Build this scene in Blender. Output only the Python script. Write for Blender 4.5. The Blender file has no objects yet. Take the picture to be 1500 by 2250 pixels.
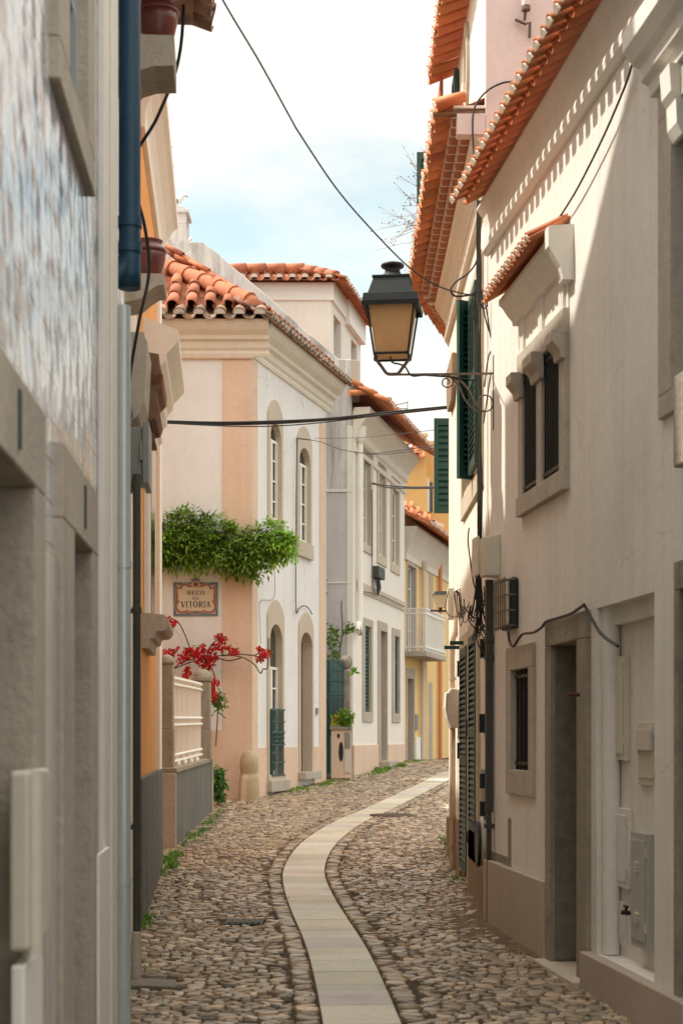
import bpy, bmesh, math, random
import numpy as np
from mathutils import Vector, noise as mnoise
R = random.Random(11)
sc = bpy.context.scene
# ------------------------------------------------------------------ camera
F, CX, CY, EYE = 3600.0, 750.0, 1620.0, 1.6
cd = bpy.data.cameras.new('camera'); cam = bpy.data.objects.new('camera', cd)
sc.collection.objects.link(cam); sc.camera = cam
cam.location = (0, 0, EYE); cam.rotation_euler = (math.radians(90), 0, 0)
cd.sensor_fit = 'HORIZONTAL'; cd.sensor_width = 36; cd.lens = 36 * F / 1500
cd.shift_y = (CY - 1125) / 1500; cd.clip_start = 0.1; cd.clip_end = 2000
cd.dof.use_dof = True; cd.dof.focus_distance = 19.0; cd.dof.aperture_fstop = 5.8
# ------------------------------------------------------------------ light
SUNV = Vector((-1.0, 0.10, 1.38)).normalized()
w = bpy.data.worlds.new('World'); sc.world = w; w.use_nodes = True
nt = w.node_tree; nt.nodes.clear()
def N(t, ty, **kw):
    n = t.nodes.new(ty)
    for k, v in kw.items(): setattr(n, k, v)
    return n
out = N(nt, 'ShaderNodeOutputWorld'); bg = N(nt, 'ShaderNodeBackground')
sky = N(nt, 'ShaderNodeTexSky', sky_type='NISHITA', sun_disc=False)
sky.sun_elevation = math.asin(SUNV.z); sky.sun_rotation = math.atan2(SUNV.x, SUNV.y)
sky.air_density = 1.0; sky.dust_density = 1.5
tc = N(nt, 'ShaderNodeTexCoord'); mp = N(nt, 'ShaderNodeMapping')
mp.inputs['Scale'].default_value = (6.5, 6.5, 17.0); mp.inputs['Location'].default_value = (0.7, 2.2, 0.35)
nz = N(nt, 'ShaderNodeTexNoise'); nz.inputs['Scale'].default_value = 1.0
nz.inputs['Detail'].default_value = 8; nz.inputs['Roughness'].default_value = 0.6
nt.links.new(tc.outputs['Generated'], mp.inputs['Vector']); nt.links.new(mp.outputs[0], nz.inputs['Vector'])
sx = N(nt, 'ShaderNodeSeparateXYZ'); nt.links.new(tc.outputs['Generated'], sx.inputs[0])
# clouds thin out in a band of clearer air low over the rooftops
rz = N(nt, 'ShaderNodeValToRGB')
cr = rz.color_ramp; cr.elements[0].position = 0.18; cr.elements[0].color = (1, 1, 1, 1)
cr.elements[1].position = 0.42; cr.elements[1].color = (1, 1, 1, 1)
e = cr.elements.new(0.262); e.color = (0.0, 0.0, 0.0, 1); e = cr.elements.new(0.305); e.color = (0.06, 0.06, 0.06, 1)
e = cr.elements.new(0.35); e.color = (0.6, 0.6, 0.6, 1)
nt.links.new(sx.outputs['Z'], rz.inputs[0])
ma = N(nt, 'ShaderNodeMath', operation='MULTIPLY_ADD')
nt.links.new(rz.outputs[0], ma.inputs[0]); ma.inputs[1].default_value = 0.5; nt.links.new(nz.outputs['Fac'], ma.inputs[2])
r2 = N(nt, 'ShaderNodeValToRGB'); r2.color_ramp.elements[0].position = 0.41; r2.color_ramp.elements[1].position = 0.80
nt.links.new(ma.outputs[0], r2.inputs[0])
mx = N(nt, 'ShaderNodeMixRGB'); nt.links.new(r2.outputs[0], mx.inputs[0])
SKYTINT = N(nt, 'ShaderNodeMixRGB', blend_type='MULTIPLY'); SKYTINT.inputs[0].default_value = 1
SKYTINT.inputs[2].default_value = (1.42, 1.27, 0.9, 1)
nt.links.new(sky.outputs[0], SKYTINT.inputs[1]); nt.links.new(SKYTINT.outputs[0], mx.inputs[1])
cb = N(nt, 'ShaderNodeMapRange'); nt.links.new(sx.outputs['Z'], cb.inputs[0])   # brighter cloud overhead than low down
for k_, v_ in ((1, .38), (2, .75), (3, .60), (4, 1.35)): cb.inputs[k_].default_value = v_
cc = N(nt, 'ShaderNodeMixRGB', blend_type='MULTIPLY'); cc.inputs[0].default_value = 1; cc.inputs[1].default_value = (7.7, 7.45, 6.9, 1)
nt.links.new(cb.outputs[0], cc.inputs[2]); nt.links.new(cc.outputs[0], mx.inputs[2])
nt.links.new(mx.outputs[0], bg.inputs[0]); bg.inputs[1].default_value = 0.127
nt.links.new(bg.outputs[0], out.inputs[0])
sl = bpy.data.lights.new('sun', 'SUN'); so = bpy.data.objects.new('sun', sl); sc.collection.objects.link(so)
sl.energy = 3.0; sl.angle = math.radians(0.8); sl.color = (1.0, 0.935, 0.82)
so.rotation_euler = (-SUNV).to_track_quat('-Z', 'Y').to_euler(); so.location = (-20, 5, 30)
sc.view_settings.view_transform = 'Standard'; sc.view_settings.look = 'None'
sc.view_settings.exposure = 0.95; sc.view_settings.gamma = 1
sc.cycles.max_bounces = 8; sc.cycles.diffuse_bounces = 5; sc.cycles.use_denoising = True
# ------------------------------------------------------------------ materials
def M(name, col, rough=.85, var=.10, s1=1.3, s2=16., bump=.25, bs=55., streak=0., dirt=(.25, .2, .15), metal=0, attr=False, spec=.4, trans=0., coat=0., blotch=0., bcol=None, bsc=2.2, bth=.56, crack=0.):
    m = bpy.data.materials.new(name); m.use_nodes = True; t = m.node_tree
    b = t.nodes['Principled BSDF']; L = t.links.new
    b.inputs['Roughness'].default_value = rough; b.inputs['Metallic'].default_value = metal
    b.inputs['Specular IOR Level'].default_value = spec
    if coat: b.inputs['Coat Weight'].default_value = coat; b.inputs['Coat Roughness'].default_value = .12
    g = N(t, 'ShaderNodeNewGeometry'); pos = g.outputs['Position']
    n1 = N(t, 'ShaderNodeTexNoise'); n1.inputs['Scale'].default_value = s1; n1.inputs['Detail'].default_value = 6
    n2 = N(t, 'ShaderNodeTexNoise'); n2.inputs['Scale'].default_value = s2; n2.inputs['Detail'].default_value = 4
    L(pos, n1.inputs['Vector']); L(pos, n2.inputs['Vector'])
    av = N(t, 'ShaderNodeMath', operation='ADD'); L(n1.outputs['Fac'], av.inputs[0]); L(n2.outputs['Fac'], av.inputs[1])
    mr = N(t, 'ShaderNodeMapRange'); L(av.outputs[0], mr.inputs[0])
    mr.inputs[1].default_value = .65; mr.inputs[2].default_value = 1.35
    mix = N(t, 'ShaderNodeMixRGB'); L(mr.outputs[0], mix.inputs[0])
    mix.inputs[1].default_value = (*[max(0, c * (1 - var)) for c in col], 1)
    mix.inputs[2].default_value = (*[min(1, c * (1 + var)) for c in col], 1)
    cur = mix.outputs[0]
    if blotch:
        n4 = N(t, 'ShaderNodeTexNoise'); n4.inputs['Scale'].default_value = bsc; n4.inputs['Detail'].default_value = 9; n4.inputs['Roughness'].default_value = .65
        L(pos, n4.inputs['Vector'])
        r4 = N(t, 'ShaderNodeValToRGB'); r4.color_ramp.elements[0].position = bth; r4.color_ramp.elements[1].position = bth + .1
        L(n4.outputs['Fac'], r4.inputs[0])
        k4 = N(t, 'ShaderNodeMath', operation='MULTIPLY'); L(r4.outputs[0], k4.inputs[0]); k4.inputs[1].default_value = blotch
        m4 = N(t, 'ShaderNodeMixRGB'); L(k4.outputs[0], m4.inputs[0]); L(cur, m4.inputs[1]); m4.inputs[2].default_value = (*(bcol or dirt), 1)
        cur = m4.outputs[0]
    if streak:
        mp_ = N(t, 'ShaderNodeMapping'); mp_.inputs['Scale'].default_value = (7, 7, .55); L(pos, mp_.inputs['Vector'])
        n3 = N(t, 'ShaderNodeTexNoise'); n3.inputs['Scale'].default_value = 1.0; n3.inputs['Detail'].default_value = 8; n3.inputs['Roughness'].default_value = .6
        L(mp_.outputs[0], n3.inputs['Vector'])
        r3 = N(t, 'ShaderNodeValToRGB'); r3.color_ramp.elements[0].position = .47; r3.color_ramp.elements[1].position = .75
        L(n3.outputs['Fac'], r3.inputs[0])
        k3 = N(t, 'ShaderNodeMath', operation='MULTIPLY'); L(r3.outputs[0], k3.inputs[0]); k3.inputs[1].default_value = streak
        m3 = N(t, 'ShaderNodeMixRGB'); L(k3.outputs[0], m3.inputs[0]); L(cur, m3.inputs[1]); m3.inputs[2].default_value = (*dirt, 1)
        cur = m3.outputs[0]
    if crack:      # hairline cracks in the render, only here and there
        nw = N(t, 'ShaderNodeTexNoise'); nw.inputs['Scale'].default_value = 3.5; nw.inputs['Detail'].default_value = 6; L(pos, nw.inputs['Vector'])
        ad = N(t, 'ShaderNodeMixRGB', blend_type='ADD'); ad.inputs[0].default_value = .28; L(pos, ad.inputs[1]); L(nw.outputs['Color'], ad.inputs[2])
        vo = N(t, 'ShaderNodeTexVoronoi', feature='DISTANCE_TO_EDGE'); vo.inputs['Scale'].default_value = .75; L(ad.outputs[0], vo.inputs['Vector'])
        rc = N(t, 'ShaderNodeMapRange'); L(vo.outputs['Distance'], rc.inputs[0])
        for k_, v_ in ((1, .001), (2, .0055), (3, 1.), (4, 0.)): rc.inputs[k_].default_value = v_
        nm = N(t, 'ShaderNodeTexNoise'); nm.inputs['Scale'].default_value = .9; nm.inputs['Detail'].default_value = 3; L(pos, nm.inputs['Vector'])
        rm = N(t, 'ShaderNodeMapRange'); L(nm.outputs['Fac'], rm.inputs[0])
        for k_, v_ in ((1, .5), (2, .6), (3, 0.), (4, crack)): rm.inputs[k_].default_value = v_
        mc = N(t, 'ShaderNodeMath', operation='MULTIPLY'); L(rc.outputs[0], mc.inputs[0]); L(rm.outputs[0], mc.inputs[1])
        m6 = N(t, 'ShaderNodeMixRGB'); L(mc.outputs[0], m6.inputs[0]); L(cur, m6.inputs[1]); m6.inputs[2].default_value = (.22, .18, .14, 1); cur = m6.outputs[0]
    if attr:
        a = N(t, 'ShaderNodeAttribute', attribute_name='Col')
        m5 = N(t, 'ShaderNodeMixRGB', blend_type='MULTIPLY'); m5.inputs[0].default_value = 1
        L(cur, m5.inputs[1]); L(a.outputs['Color'], m5.inputs[2]); cur = m5.outputs[0]
    L(cur, b.inputs['Base Color'])
    if bump:
        nb = N(t, 'ShaderNodeTexNoise'); nb.inputs['Scale'].default_value = bs; nb.inputs['Detail'].default_value = 5
        L(pos, nb.inputs['Vector'])
        bp = N(t, 'ShaderNodeBump'); bp.inputs['Strength'].default_value = bump; bp.inputs['Distance'].default_value = .012
        L(nb.outputs['Fac'], bp.inputs['Height']); L(bp.outputs[0], b.inputs['Normal'])
    if trans:
        tr = N(t, 'ShaderNodeBsdfTranslucent'); L(cur, tr.inputs[0])
        ms = N(t, 'ShaderNodeMixShader'); ms.inputs[0].default_value = trans
        o = t.nodes['Material Output']; L(b.outputs[0], ms.inputs[1]); L(tr.outputs[0], ms.inputs[2]); L(ms.outputs[0], o.inputs[0])
    return m
G = {}
G['white'] = M('white_plaster', (.74, .70, .645), streak=.38, dirt=(.52, .475, .42), var=.06, bump=.2, bs=26, blotch=.3, bcol=(.57, .525, .46), bsc=.7, bth=.52, crack=.22)
G['sunwhite'] = M('lime_plaster', (.78, .73, .65), streak=.25, dirt=(.55, .46, .36), var=.06, bump=.3, bs=24)
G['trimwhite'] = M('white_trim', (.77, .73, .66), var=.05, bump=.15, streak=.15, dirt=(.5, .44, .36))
G['cream'] = M('cream_plaster', (.75, .69, .59), streak=.2, dirt=(.5, .42, .32), var=.06)
G['signwhite'] = M('sign_house_plaster', (.74, .73, .71), var=.05, streak=.3, dirt=(.58, .53, .48), bs=70, bump=.2, crack=.5, blotch=.2, bcol=(.62, .58, .53), bsc=.6, bth=.52)
G['peach'] = M('peach_plaster', (.68, .505, .38), var=.07, streak=.15, dirt=(.45, .28, .18), blotch=.35, bcol=(.5, .34, .24), bsc=1.1)
G['pink'] = M('pinkish_plaster', (.64, .56, .54), crack=.5, var=.05, streak=.12, dirt=(.45, .38, .36))
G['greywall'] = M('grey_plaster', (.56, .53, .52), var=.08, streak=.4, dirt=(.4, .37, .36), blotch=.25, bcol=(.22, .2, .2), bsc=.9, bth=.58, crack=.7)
G['parapet'] = M('stained_parapet', (.62, .59, .56), var=.1, streak=.75, dirt=(.2, .18, .165), blotch=.5, bcol=(.15, .14, .13), bsc=1.6, bth=.57)
G['orange'] = M('orange_plaster', (.74, .34, .09), var=.1, streak=.35, dirt=(.5, .24, .09))
G['ochre'] = M('ochre_plaster', (.72, .42, .15), var=.07, streak=.15, dirt=(.55, .36, .2))
G['yellow'] = M('yellow_plaster', (.80, .56, .25), var=.07, streak=.15, dirt=(.6, .42, .25))
G['greyplinth'] = M('grey_roughcast', (.16, .158, .142), var=.2, bump=.8, bs=90, streak=.7, dirt=(.07, .068, .06))
G['stone'] = M('limestone', (.44, .385, .32), var=.14, s2=24, bump=.5, bs=45, streak=.35, dirt=(.24, .2, .15), blotch=.3, bcol=(.26, .22, .18), bsc=5)
G['palestone'] = M('pale_limestone', (.52, .45, .35), var=.1, s2=24, bump=.35, bs=45, streak=.2, dirt=(.36, .3, .23))
G['darkstone'] = M('weathered_stone', (.30, .26, .20), var=.2, s2=20, bump=.7, bs=40, streak=.7, dirt=(.12, .1, .075), blotch=.45, bcol=(.12, .11, .085), bsc=4)
G['greydoorstone'] = M('lichen_stone', (.19, .165, .125), var=.25, s2=15, bump=.6, bs=30, blotch=.4, bcol=(.09, .08, .06), bsc=6)
G['basestone'] = M('plinth_render', (.44, .36, .29), var=.08, bump=.2, streak=.25, dirt=(.3, .25, .2))
G['roughbase'] = M('rough_stucco', (.27, .19, .12), var=.3, bump=1.0, bs=60, s2=40, blotch=.4, bcol=(.22, .17, .12), bsc=7)
G['tile'] = M('terracotta', (.54, .19, .08), rough=.75, var=.2, s2=9, attr=True, bump=.2, streak=.12, dirt=(.33, .16, .09))
G['rooftile'] = M('roof_terracotta', (.40, .135, .062), rough=.8, var=.25, s2=9, attr=True, bump=.25, streak=.2, dirt=(.2, .1, .07), blotch=.35, bcol=(.2, .1, .07), bsc=4, bth=.56)
G['oldtile'] = M('weathered_terracotta', (.36, .21, .13), rough=.85, var=.25, s2=9, attr=True, blotch=.6, bcol=(.10, .095, .09), bsc=5, bth=.46)
G['brick'] = M('red_brick', (.36, .12, .06), var=.15)
G['mortar'] = M('white_mortar', (.78, .72, .62), var=.06)
G['oldmortar'] = M('old_mortar', (.58, .54, .48), var=.15, blotch=.7, bcol=(.12, .11, .1), bsc=6, bth=.52)
G['green'] = M('green_paint', (.014, .062, .052), rough=.5, var=.12, bump=.06)
G['iron'] = M('black_iron', (.018, .022, .022), rough=.5, var=.2, metal=.3, bump=.1)
G['rustiron'] = M('rusted_grey_iron', (.16, .12, .09), rough=.6, var=.3, metal=.4, s2=30)
G['cable'] = M('black_cable', (.02, .02, .02), rough=.55, var=.1, bump=0)
G['greycable'] = M('grey_cable', (.16, .14, .12), rough=.6, var=.1, bump=0)
G['dark'] = M('dark_interior', (.012, .014, .016), rough=.9, var=.1, bump=0)
G['glass'] = M('window_glass', (.03, .035, .036), rough=.06, var=.1, bump=.03, bs=4, spec=.8)
G['paint'] = M('white_paint', (.82, .80, .74), rough=.5, var=.04, bump=.05)
G['plasticbox'] = M('cream_plastic', (.60, .55, .46), rough=.5, var=.05, bump=.04)
G['greybox'] = M('grey_plastic', (.22, .23, .21), rough=.5, var=.06, bump=.04)
G['tapepaint'] = M('painted_steel', (.60, .54, .45), rough=.35, var=.05, bump=.05)
G['greenpipe'] = M('dark_grey_pipe', (.05, .052, .045), rough=.6, var=.25, s2=8)
G['beigepipe'] = M('beige_pipe', (.50, .38, .26), rough=.6, var=.15, streak=.4, dirt=(.3, .18, .1))
G['bluepipe'] = M('blue_pipe', (.006, .045, .085), rough=.4, var=.2, bump=.1)
G['silverpipe'] = M('pale_blue_pipe', (.50, .56, .55), rough=.22, var=.06, bump=0, metal=.35)
G['orangepipe'] = M('orange_pipe', (.65, .25, .09), rough=.6)
G['pot'] = M('oxblood_glaze', (.13, .028, .022), rough=.32, var=.25, s2=12, blotch=.5, bcol=(.3, .14, .11), bsc=14, bth=.66, coat=.3)
G['leaf'] = M('leaf', (.17, .33, .05), rough=.5, var=.25, attr=True, trans=.35, bump=0)
G['petal'] = M('bract', (.55, .018, .02), rough=.6, var=.25, attr=True, trans=.3, bump=0)
G['stem'] = M('stem', (.10, .065, .035), rough=.8, bump=0)
G['wood'] = M('weathered_wood', (.20, .11, .06), rough=.8, var=.3, s2=20, streak=.5, dirt=(.1, .06, .04))
G['door'] = M('brown_door', (.10, .035, .022), rough=.6, var=.2)
G['cobble'] = M('cobble_stone', (.37, .28, .19), rough=.32, var=.3, s1=20, s2=60, bump=.4, bs=90, attr=True, spec=.6)
G['dirt'] = M('earth_joints', (.06, .043, .027), rough=.95, var=.35, s1=2, s2=30, bump=.9, bs=70, blotch=.5, bcol=(.07, .075, .03), bsc=1.2)
G['slab'] = M('path_marble', (.56, .50, .40), rough=.42, var=.13, s1=5, s2=30, bump=.15, attr=True, blotch=.4, bcol=(.34, .29, .22), bsc=2.5, bth=.5)
G['sand'] = M('grit', (.15, .095, .052), rough=.95, var=.35, bump=1.0)
G['paledoor'] = M('grey_green_door', (.27, .27, .235), rough=.7, var=.15, bump=.2, streak=.3, dirt=(.16, .16, .13))
G['greycab'] = M('pale_grey_paint', (.42, .42, .385), rough=.5, var=.06, bump=.04)
G['amber'] = M('amber_glass', (.76, .55, .32), rough=.3, var=.12, s1=4, s2=8, trans=.6, bump=.1, bs=12, blotch=.4, bcol=(.58, .39, .2), bsc=4, bth=.5)
G['frost'] = M('frosted_glass', (.75, .68, .52), rough=.5, var=.06, trans=.5, bump=0)
G['feather'] = M('white_feather', (.78, .76, .72), rough=.8, var=.05, bump=0)
G['greyfeather'] = M('grey_feather', (.22, .24, .27), rough=.8, var=.08, bump=0)
G['beak'] = M('dark_beak', (.10, .07, .03), rough=.6, bump=0)
G['signblue'] = M('blue_glaze', (.09, .16, .22), rough=.3, var=.35, s2=40, bump=0)
G['signcream'] = M('cream_glaze', (.60, .50, .36), rough=.3, var=.06, bump=0)
G['signbrown'] = M('brown_glaze', (.20, .085, .045), rough=.35, var=.35, s2=60, bump=0)
G['signpink'] = M('pink_glaze', (.58, .38, .28), rough=.35, var=.15, bump=0)
G['signink'] = M('sign_ink', (.012, .022, .028), rough=.4, bump=0)
G['yellowstick'] = M('yellow_grey_stone', (.44, .34, .22), var=.15, blotch=.4, bcol=(.3, .2, .12), bsc=5)
# glazed wall tiles
def azulejo():
    m = M('blue_white_azulejo', (.70, .71, .70), rough=.12, var=.05, bump=0, spec=.6)
    t = m.node_tree; L = t.links.new; b = t.nodes['Principled BSDF']
    g = N(t, 'ShaderNodeNewGeometry'); mp_ = N(t, 'ShaderNodeMapping'); L(g.outputs['Position'], mp_.inputs[0])
    s = N(t, 'ShaderNodeSeparateXYZ'); L(mp_.outputs[0], s.inputs[0]); c = N(t, 'ShaderNodeCombineXYZ')
    L(s.outputs['Y'], c.inputs[0]); L(s.outputs['Z'], c.inputs[1])
    br = N(t, 'ShaderNodeTexBrick', offset=0.0); L(c.outputs[0], br.inputs['Vector'])
    br.inputs['Scale'].default_value = 1; br.inputs['Brick Width'].default_value = .14; br.inputs['Row Height'].default_value = .14
    br.inputs['Mortar Size'].default_value = .006
    br.inputs['Color1'].default_value = (.76, .77, .75, 1); br.inputs['Color2'].default_value = (.62, .64, .66, 1); br.inputs['Mortar'].default_value = (.36, .34, .31, 1)
    n = N(t, 'ShaderNodeTexNoise'); n.inputs['Scale'].default_value = 3.6; n.inputs['Detail'].default_value = 5; n.inputs['Roughness'].default_value = .7; L(c.outputs[0], n.inputs['Vector'])
    r = N(t, 'ShaderNodeValToRGB'); r.color_ramp.elements[0].position = .5; r.color_ramp.elements[1].position = .64; L(n.outputs['Fac'], r.inputs[0])
    hz = N(t, 'ShaderNodeMapRange'); L(s.outputs['Z'], hz.inputs[0])   # the painted panel sits above the doors
    hz.inputs[1].default_value = 2.3; hz.inputs[2].default_value = 3.0
    k = N(t, 'ShaderNodeMath', operation='MULTIPLY'); L(r.outputs[0], k.inputs[0]); L(hz.outputs[0], k.inputs[1])
    x = N(t, 'ShaderNodeMixRGB'); L(k.outputs[0], x.inputs[0]); L(br.outputs['Color'], x.inputs[1]); x.inputs[2].default_value = (.12, .18, .30, 1)
    # a ringed motif repeated on every tile
    def md(o, a, v):
        q = N(t, 'ShaderNodeMath', operation=o); L(a, q.inputs[0])
        if isinstance(v, float): q.inputs[1].default_value = v
        elif v is not None: L(v, q.inputs[1])
        return q.outputs[0]
    fy = md('SUBTRACT', md('FRACT', md('DIVIDE', s.outputs['Y'], .14), None), .5); fz = md('SUBTRACT', md('FRACT', md('DIVIDE', s.outputs['Z'], .14), None), .5)
    rr_ = md('SQRT', md('ADD', md('MULTIPLY', fy, fy), md('MULTIPLY', fz, fz)), None)
    wv_ = md('SINE', md('MULTIPLY', rr_, 26.0), None); gt_ = md('MULTIPLY', md('GREATER_THAN', wv_, .45), .38)
    y_ = N(t, 'ShaderNodeMixRGB'); L(gt_, y_.inputs[0]); L(x.outputs[0], y_.inputs[1]); y_.inputs[2].default_value = (.30, .36, .48, 1)
    L(y_.outputs[0], b.inputs['Base Color'])
    v = N(t, 'ShaderNodeTexVoronoi'); v.inputs['Scale'].default_value = 7; L(c.outputs[0], v.inputs['Vector'])
    bp = N(t, 'ShaderNodeBump'); bp.inputs['Strength'].default_value = .35; bp.inputs['Distance'].default_value = .02
    L(v.outputs['Distance'], bp.inputs['Height']); L(bp.outputs[0], b.inputs['Normal'])
    return m
G['azulejo'] = azulejo()
G['marbleplinth'] = M('lilac_marble', (.56, .54, .53), rough=.3, var=.16, s2=12, streak=.5, dirt=(.2, .18, .18), bump=.1)
# ------------------------------------------------------------------ mesh helpers
class MB:
    def __init__(s): s.v = []; s.f = []; s.mi = []; s.sm = []; s.c = []
    def add(s, vs, fs, mi=0, smooth=False, col=None):
        o = len(s.v); s.v += [tuple(v) for v in vs]
        for f in fs:
            s.f.append(tuple(i + o for i in f)); s.mi.append(mi); s.sm.append(smooth); s.c.append(col or (1, 1, 1))
    def box8(s, p, mi=0, col=None):
        s.add(p, [(0, 1, 3, 2), (4, 6, 7, 5), (0, 4, 5, 1), (2, 3, 7, 6), (0, 2, 6, 4), (1, 5, 7, 3)], mi, False, col)
    def box(s, fr, u0, u1, n0, n1, z0, z1, mi=0, col=None):
        s.box8([fr.P(u, n, z) for u in (u0, u1) for n in (n0, n1) for z in (z0, z1)], mi, col)
    def quad(s, a, b, c, d, mi=0, col=None): s.add([a, b, c, d], [(0, 1, 2, 3)], mi, False, col)
    def extr(s, fr, prof, u0, u1, mi=0, smooth=False, caps=True):
        k = len(prof)
        vs = [fr.P(u0, n, z) for n, z in prof] + [fr.P(u1, n, z) for n, z in prof]
        fs = [(i, (i + 1) % k, k + (i + 1) % k, k + i) for i in range(k)]
        s.add(vs, fs, mi, smooth)
        if caps: s.add(vs[:k], [tuple(range(k))], mi); s.add(vs[k:], [tuple(range(k))], mi)
    def prism(s, fr, poly, n0, n1, mi=0, col=None):
        k = len(poly); vs = [fr.P(u, n0, z) for u, z in poly] + [fr.P(u, n1, z) for u, z in poly]
        s.add(vs, [tuple(range(k)), tuple(range(k, 2 * k))] + [(i, (i + 1) % k, k + (i + 1) % k, k + i) for i in range(k)], mi, False, col)
    def ring(s, fr, outer, inner, n0, n1, nb, mi=0):
        k = len(outer)
        A = [fr.P(u, n1, z) for u, z in outer]; B = [fr.P(u, n1, z) for u, z in inner]
        C = [fr.P(u, n0, z) for u, z in outer]; D = [fr.P(u, nb, z) for u, z in inner]
        vs = A + B + C + D; fs = []
        for i in range(k - 1):
            fs += [(i, i + 1, k + i + 1, k + i), (i, 2 * k + i, 2 * k + i + 1, i + 1), (k + i, k + i + 1, 3 * k + i + 1, 3 * k + i)]
        fs += [(0, k, 3 * k, 2 * k), (k - 1, 2 * k - 1, 4 * k - 1, 3 * k - 1)]
        s.add(vs, fs, mi)
    def tube(s, pts, r, seg=7, mi=0, caps=True, col=None):
        pts = [Vector(p) for p in pts]; n = len(pts); rs = r if isinstance(r, (list, tuple)) else [r] * n
        t = (pts[1] - pts[0]).normalized(); a = t.orthogonal().normalized(); vs = []
        for i, p in enumerate(pts):
            t2 = (pts[min(i + 1, n - 1)] - pts[max(i - 1, 0)])
            t2 = t2.normalized() if t2.length > 1e-9 else t
            a = (a - t2 * a.dot(t2)); a = a.normalized() if a.length > 1e-6 else t2.orthogonal().normalized()
            b = t2.cross(a); t = t2
            vs += [p + (a * math.cos(2 * math.pi * k / seg) + b * math.sin(2 * math.pi * k / seg)) * rs[i] for k in range(seg)]
        fs = [(i * seg + k, i * seg + (k + 1) % seg, (i + 1) * seg + (k + 1) % seg, (i + 1) * seg + k) for i in range(n - 1) for k in range(seg)]
        s.add(vs, fs, mi, True, col)
        if caps:
            s.add(vs[:seg], [tuple(range(seg))], mi, False, col); s.add(vs[-seg:], [tuple(range(seg))], mi, False, col)
    def lathe(s, c, prof, seg=20, mi=0, sy=1.0):
        c = Vector(c); vs = []
        for r, z in prof:
            vs += [c + Vector((r * math.cos(2 * math.pi * k / seg), r * sy * math.sin(2 * math.pi * k / seg), z)) for k in range(seg)]
        n = len(prof)
        s.add(vs, [(i * seg + k, i * seg + (k + 1) % seg, (i + 1) * seg + (k + 1) % seg, (i + 1) * seg + k) for i in range(n - 1) for k in range(seg)], mi, True)
        s.add(vs[:seg], [tuple(range(seg))], mi); s.add(vs[-seg:], [tuple(range(seg))], mi)
    def rbox(s, a, b, mi=0): # axis aligned box
        s.box8([Vector((x, y, z)) for x in (a[0], b[0]) for y in (a[1], b[1]) for z in (a[2], b[2])], mi)
ORG = {}
def _link(o):
    sc.collection.objects.link(o); return o
def tag(o, label, cat, group=None, kind=None):
    if label: o['label'] = label
    if cat: o['category'] = cat
    if group: o['group'] = group
    if kind: o['kind'] = kind
    return o
def thing(name, label, cat, loc, group=None):
    o = _link(bpy.data.objects.new(name, None)); o.location = loc; o.empty_display_size = .3
    ORG[o.name] = Vector(loc); return tag(o, label, cat, group)
def build(mb, name, mats, parent=None, origin=None, bevel=0, solid=0, recalc=True, label=None):
    mats = mats if isinstance(mats, (list, tuple)) else [mats]
    org = ORG[parent.name] if parent else Vector(origin or (0, 0, 0))
    me = bpy.data.meshes.new(name)
    va = np.array(mb.v, dtype=float) - np.array(org)
    me.from_pydata([tuple(x) for x in va], [], mb.f)
    for k in mats: me.materials.append(G[k] if isinstance(k, str) else k)
    me.polygons.foreach_set('material_index', mb.mi); me.polygons.foreach_set('use_smooth', mb.sm)
    ca = me.attributes.new('Col', 'FLOAT_COLOR', 'FACE')
    ca.data.foreach_set('color', np.array([(*c, 1) for c in mb.c], dtype=float).ravel())
    if recalc:
        bm = bmesh.new(); bm.from_mesh(me); bmesh.ops.recalc_face_normals(bm, faces=bm.faces); bm.to_mesh(me); bm.free()
    me.update()
    o = _link(bpy.data.objects.new(name, me)); ORG[o.name] = org
    if parent: o.parent = parent
    else: o.location = org
    if bevel:
        b = o.modifiers.new('bevel', 'BEVEL'); b.width = bevel; b.segments = 2; b.limit_method = 'ANGLE'; b.angle_limit = math.radians(40)
    if solid:
        b = o.modifiers.new('thickness', 'SOLIDIFY'); b.thickness = solid; b.offset = 0
    if label: o['label'] = label
    return o
def solo(mb, name, mats, label, cat, group=None, kind=None, **kw):
    a = np.array(mb.v, dtype=float); lo, hi = a.min(0), a.max(0)
    o = build(mb, name, mats, None, ((lo[0] + hi[0]) / 2, (lo[1] + hi[1]) / 2, lo[2]), **kw)
    return tag(o, label, cat, group, kind)
class Fr:
    def __init__(s, o, t, side):
        l = math.hypot(*t); s.o = Vector((o[0], o[1])); s.t = Vector((t[0] / l, t[1] / l)); s.side = side
        s.n = Vector((-s.t.y, s.t.x)) * side
    def P(s, u, n, z):
        p = s.o + s.t * u + s.n * n; return Vector((p.x, p.y, z))
    def pix(s, px, py, n=0.0):
        a = (px - CX) / F; o = s.o + s.n * n      # point (a d, d) on the line o + t u
        den = s.t.x - a * s.t.y
        u = (a * o.y - o.x) / den; d = o.y + s.t.y * u
        return u, EYE - (py - CY) / F * d
    def bx(s, xl, xr, yt, yb, n=0.0, xm=None):
        xm = xm if xm is not None else (xl + xr) / 2
        a, b = s.pix(xl, yt, n)[0], s.pix(xr, yt, n)[0]
        return min(a, b), max(a, b), s.pix(xm, yb, n)[1], s.pix(xm, yt, n)[1]
def W(px, py, d): return Vector(((px - CX) / F * d, d, EYE - (py - CY) / F * d))
ED = [(-30, 1.9), (0, 1.68), (9, 1.58), (10.5, 1.55), (13.2, 1.50), (17.2, 1.40), (19.4, 1.32), (25.4, 1.15), (27.7, 1.05), (32.2, .88), (33.5, .80), (39.5, .60), (46, .57), (60, .5), (300, 0)]
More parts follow.
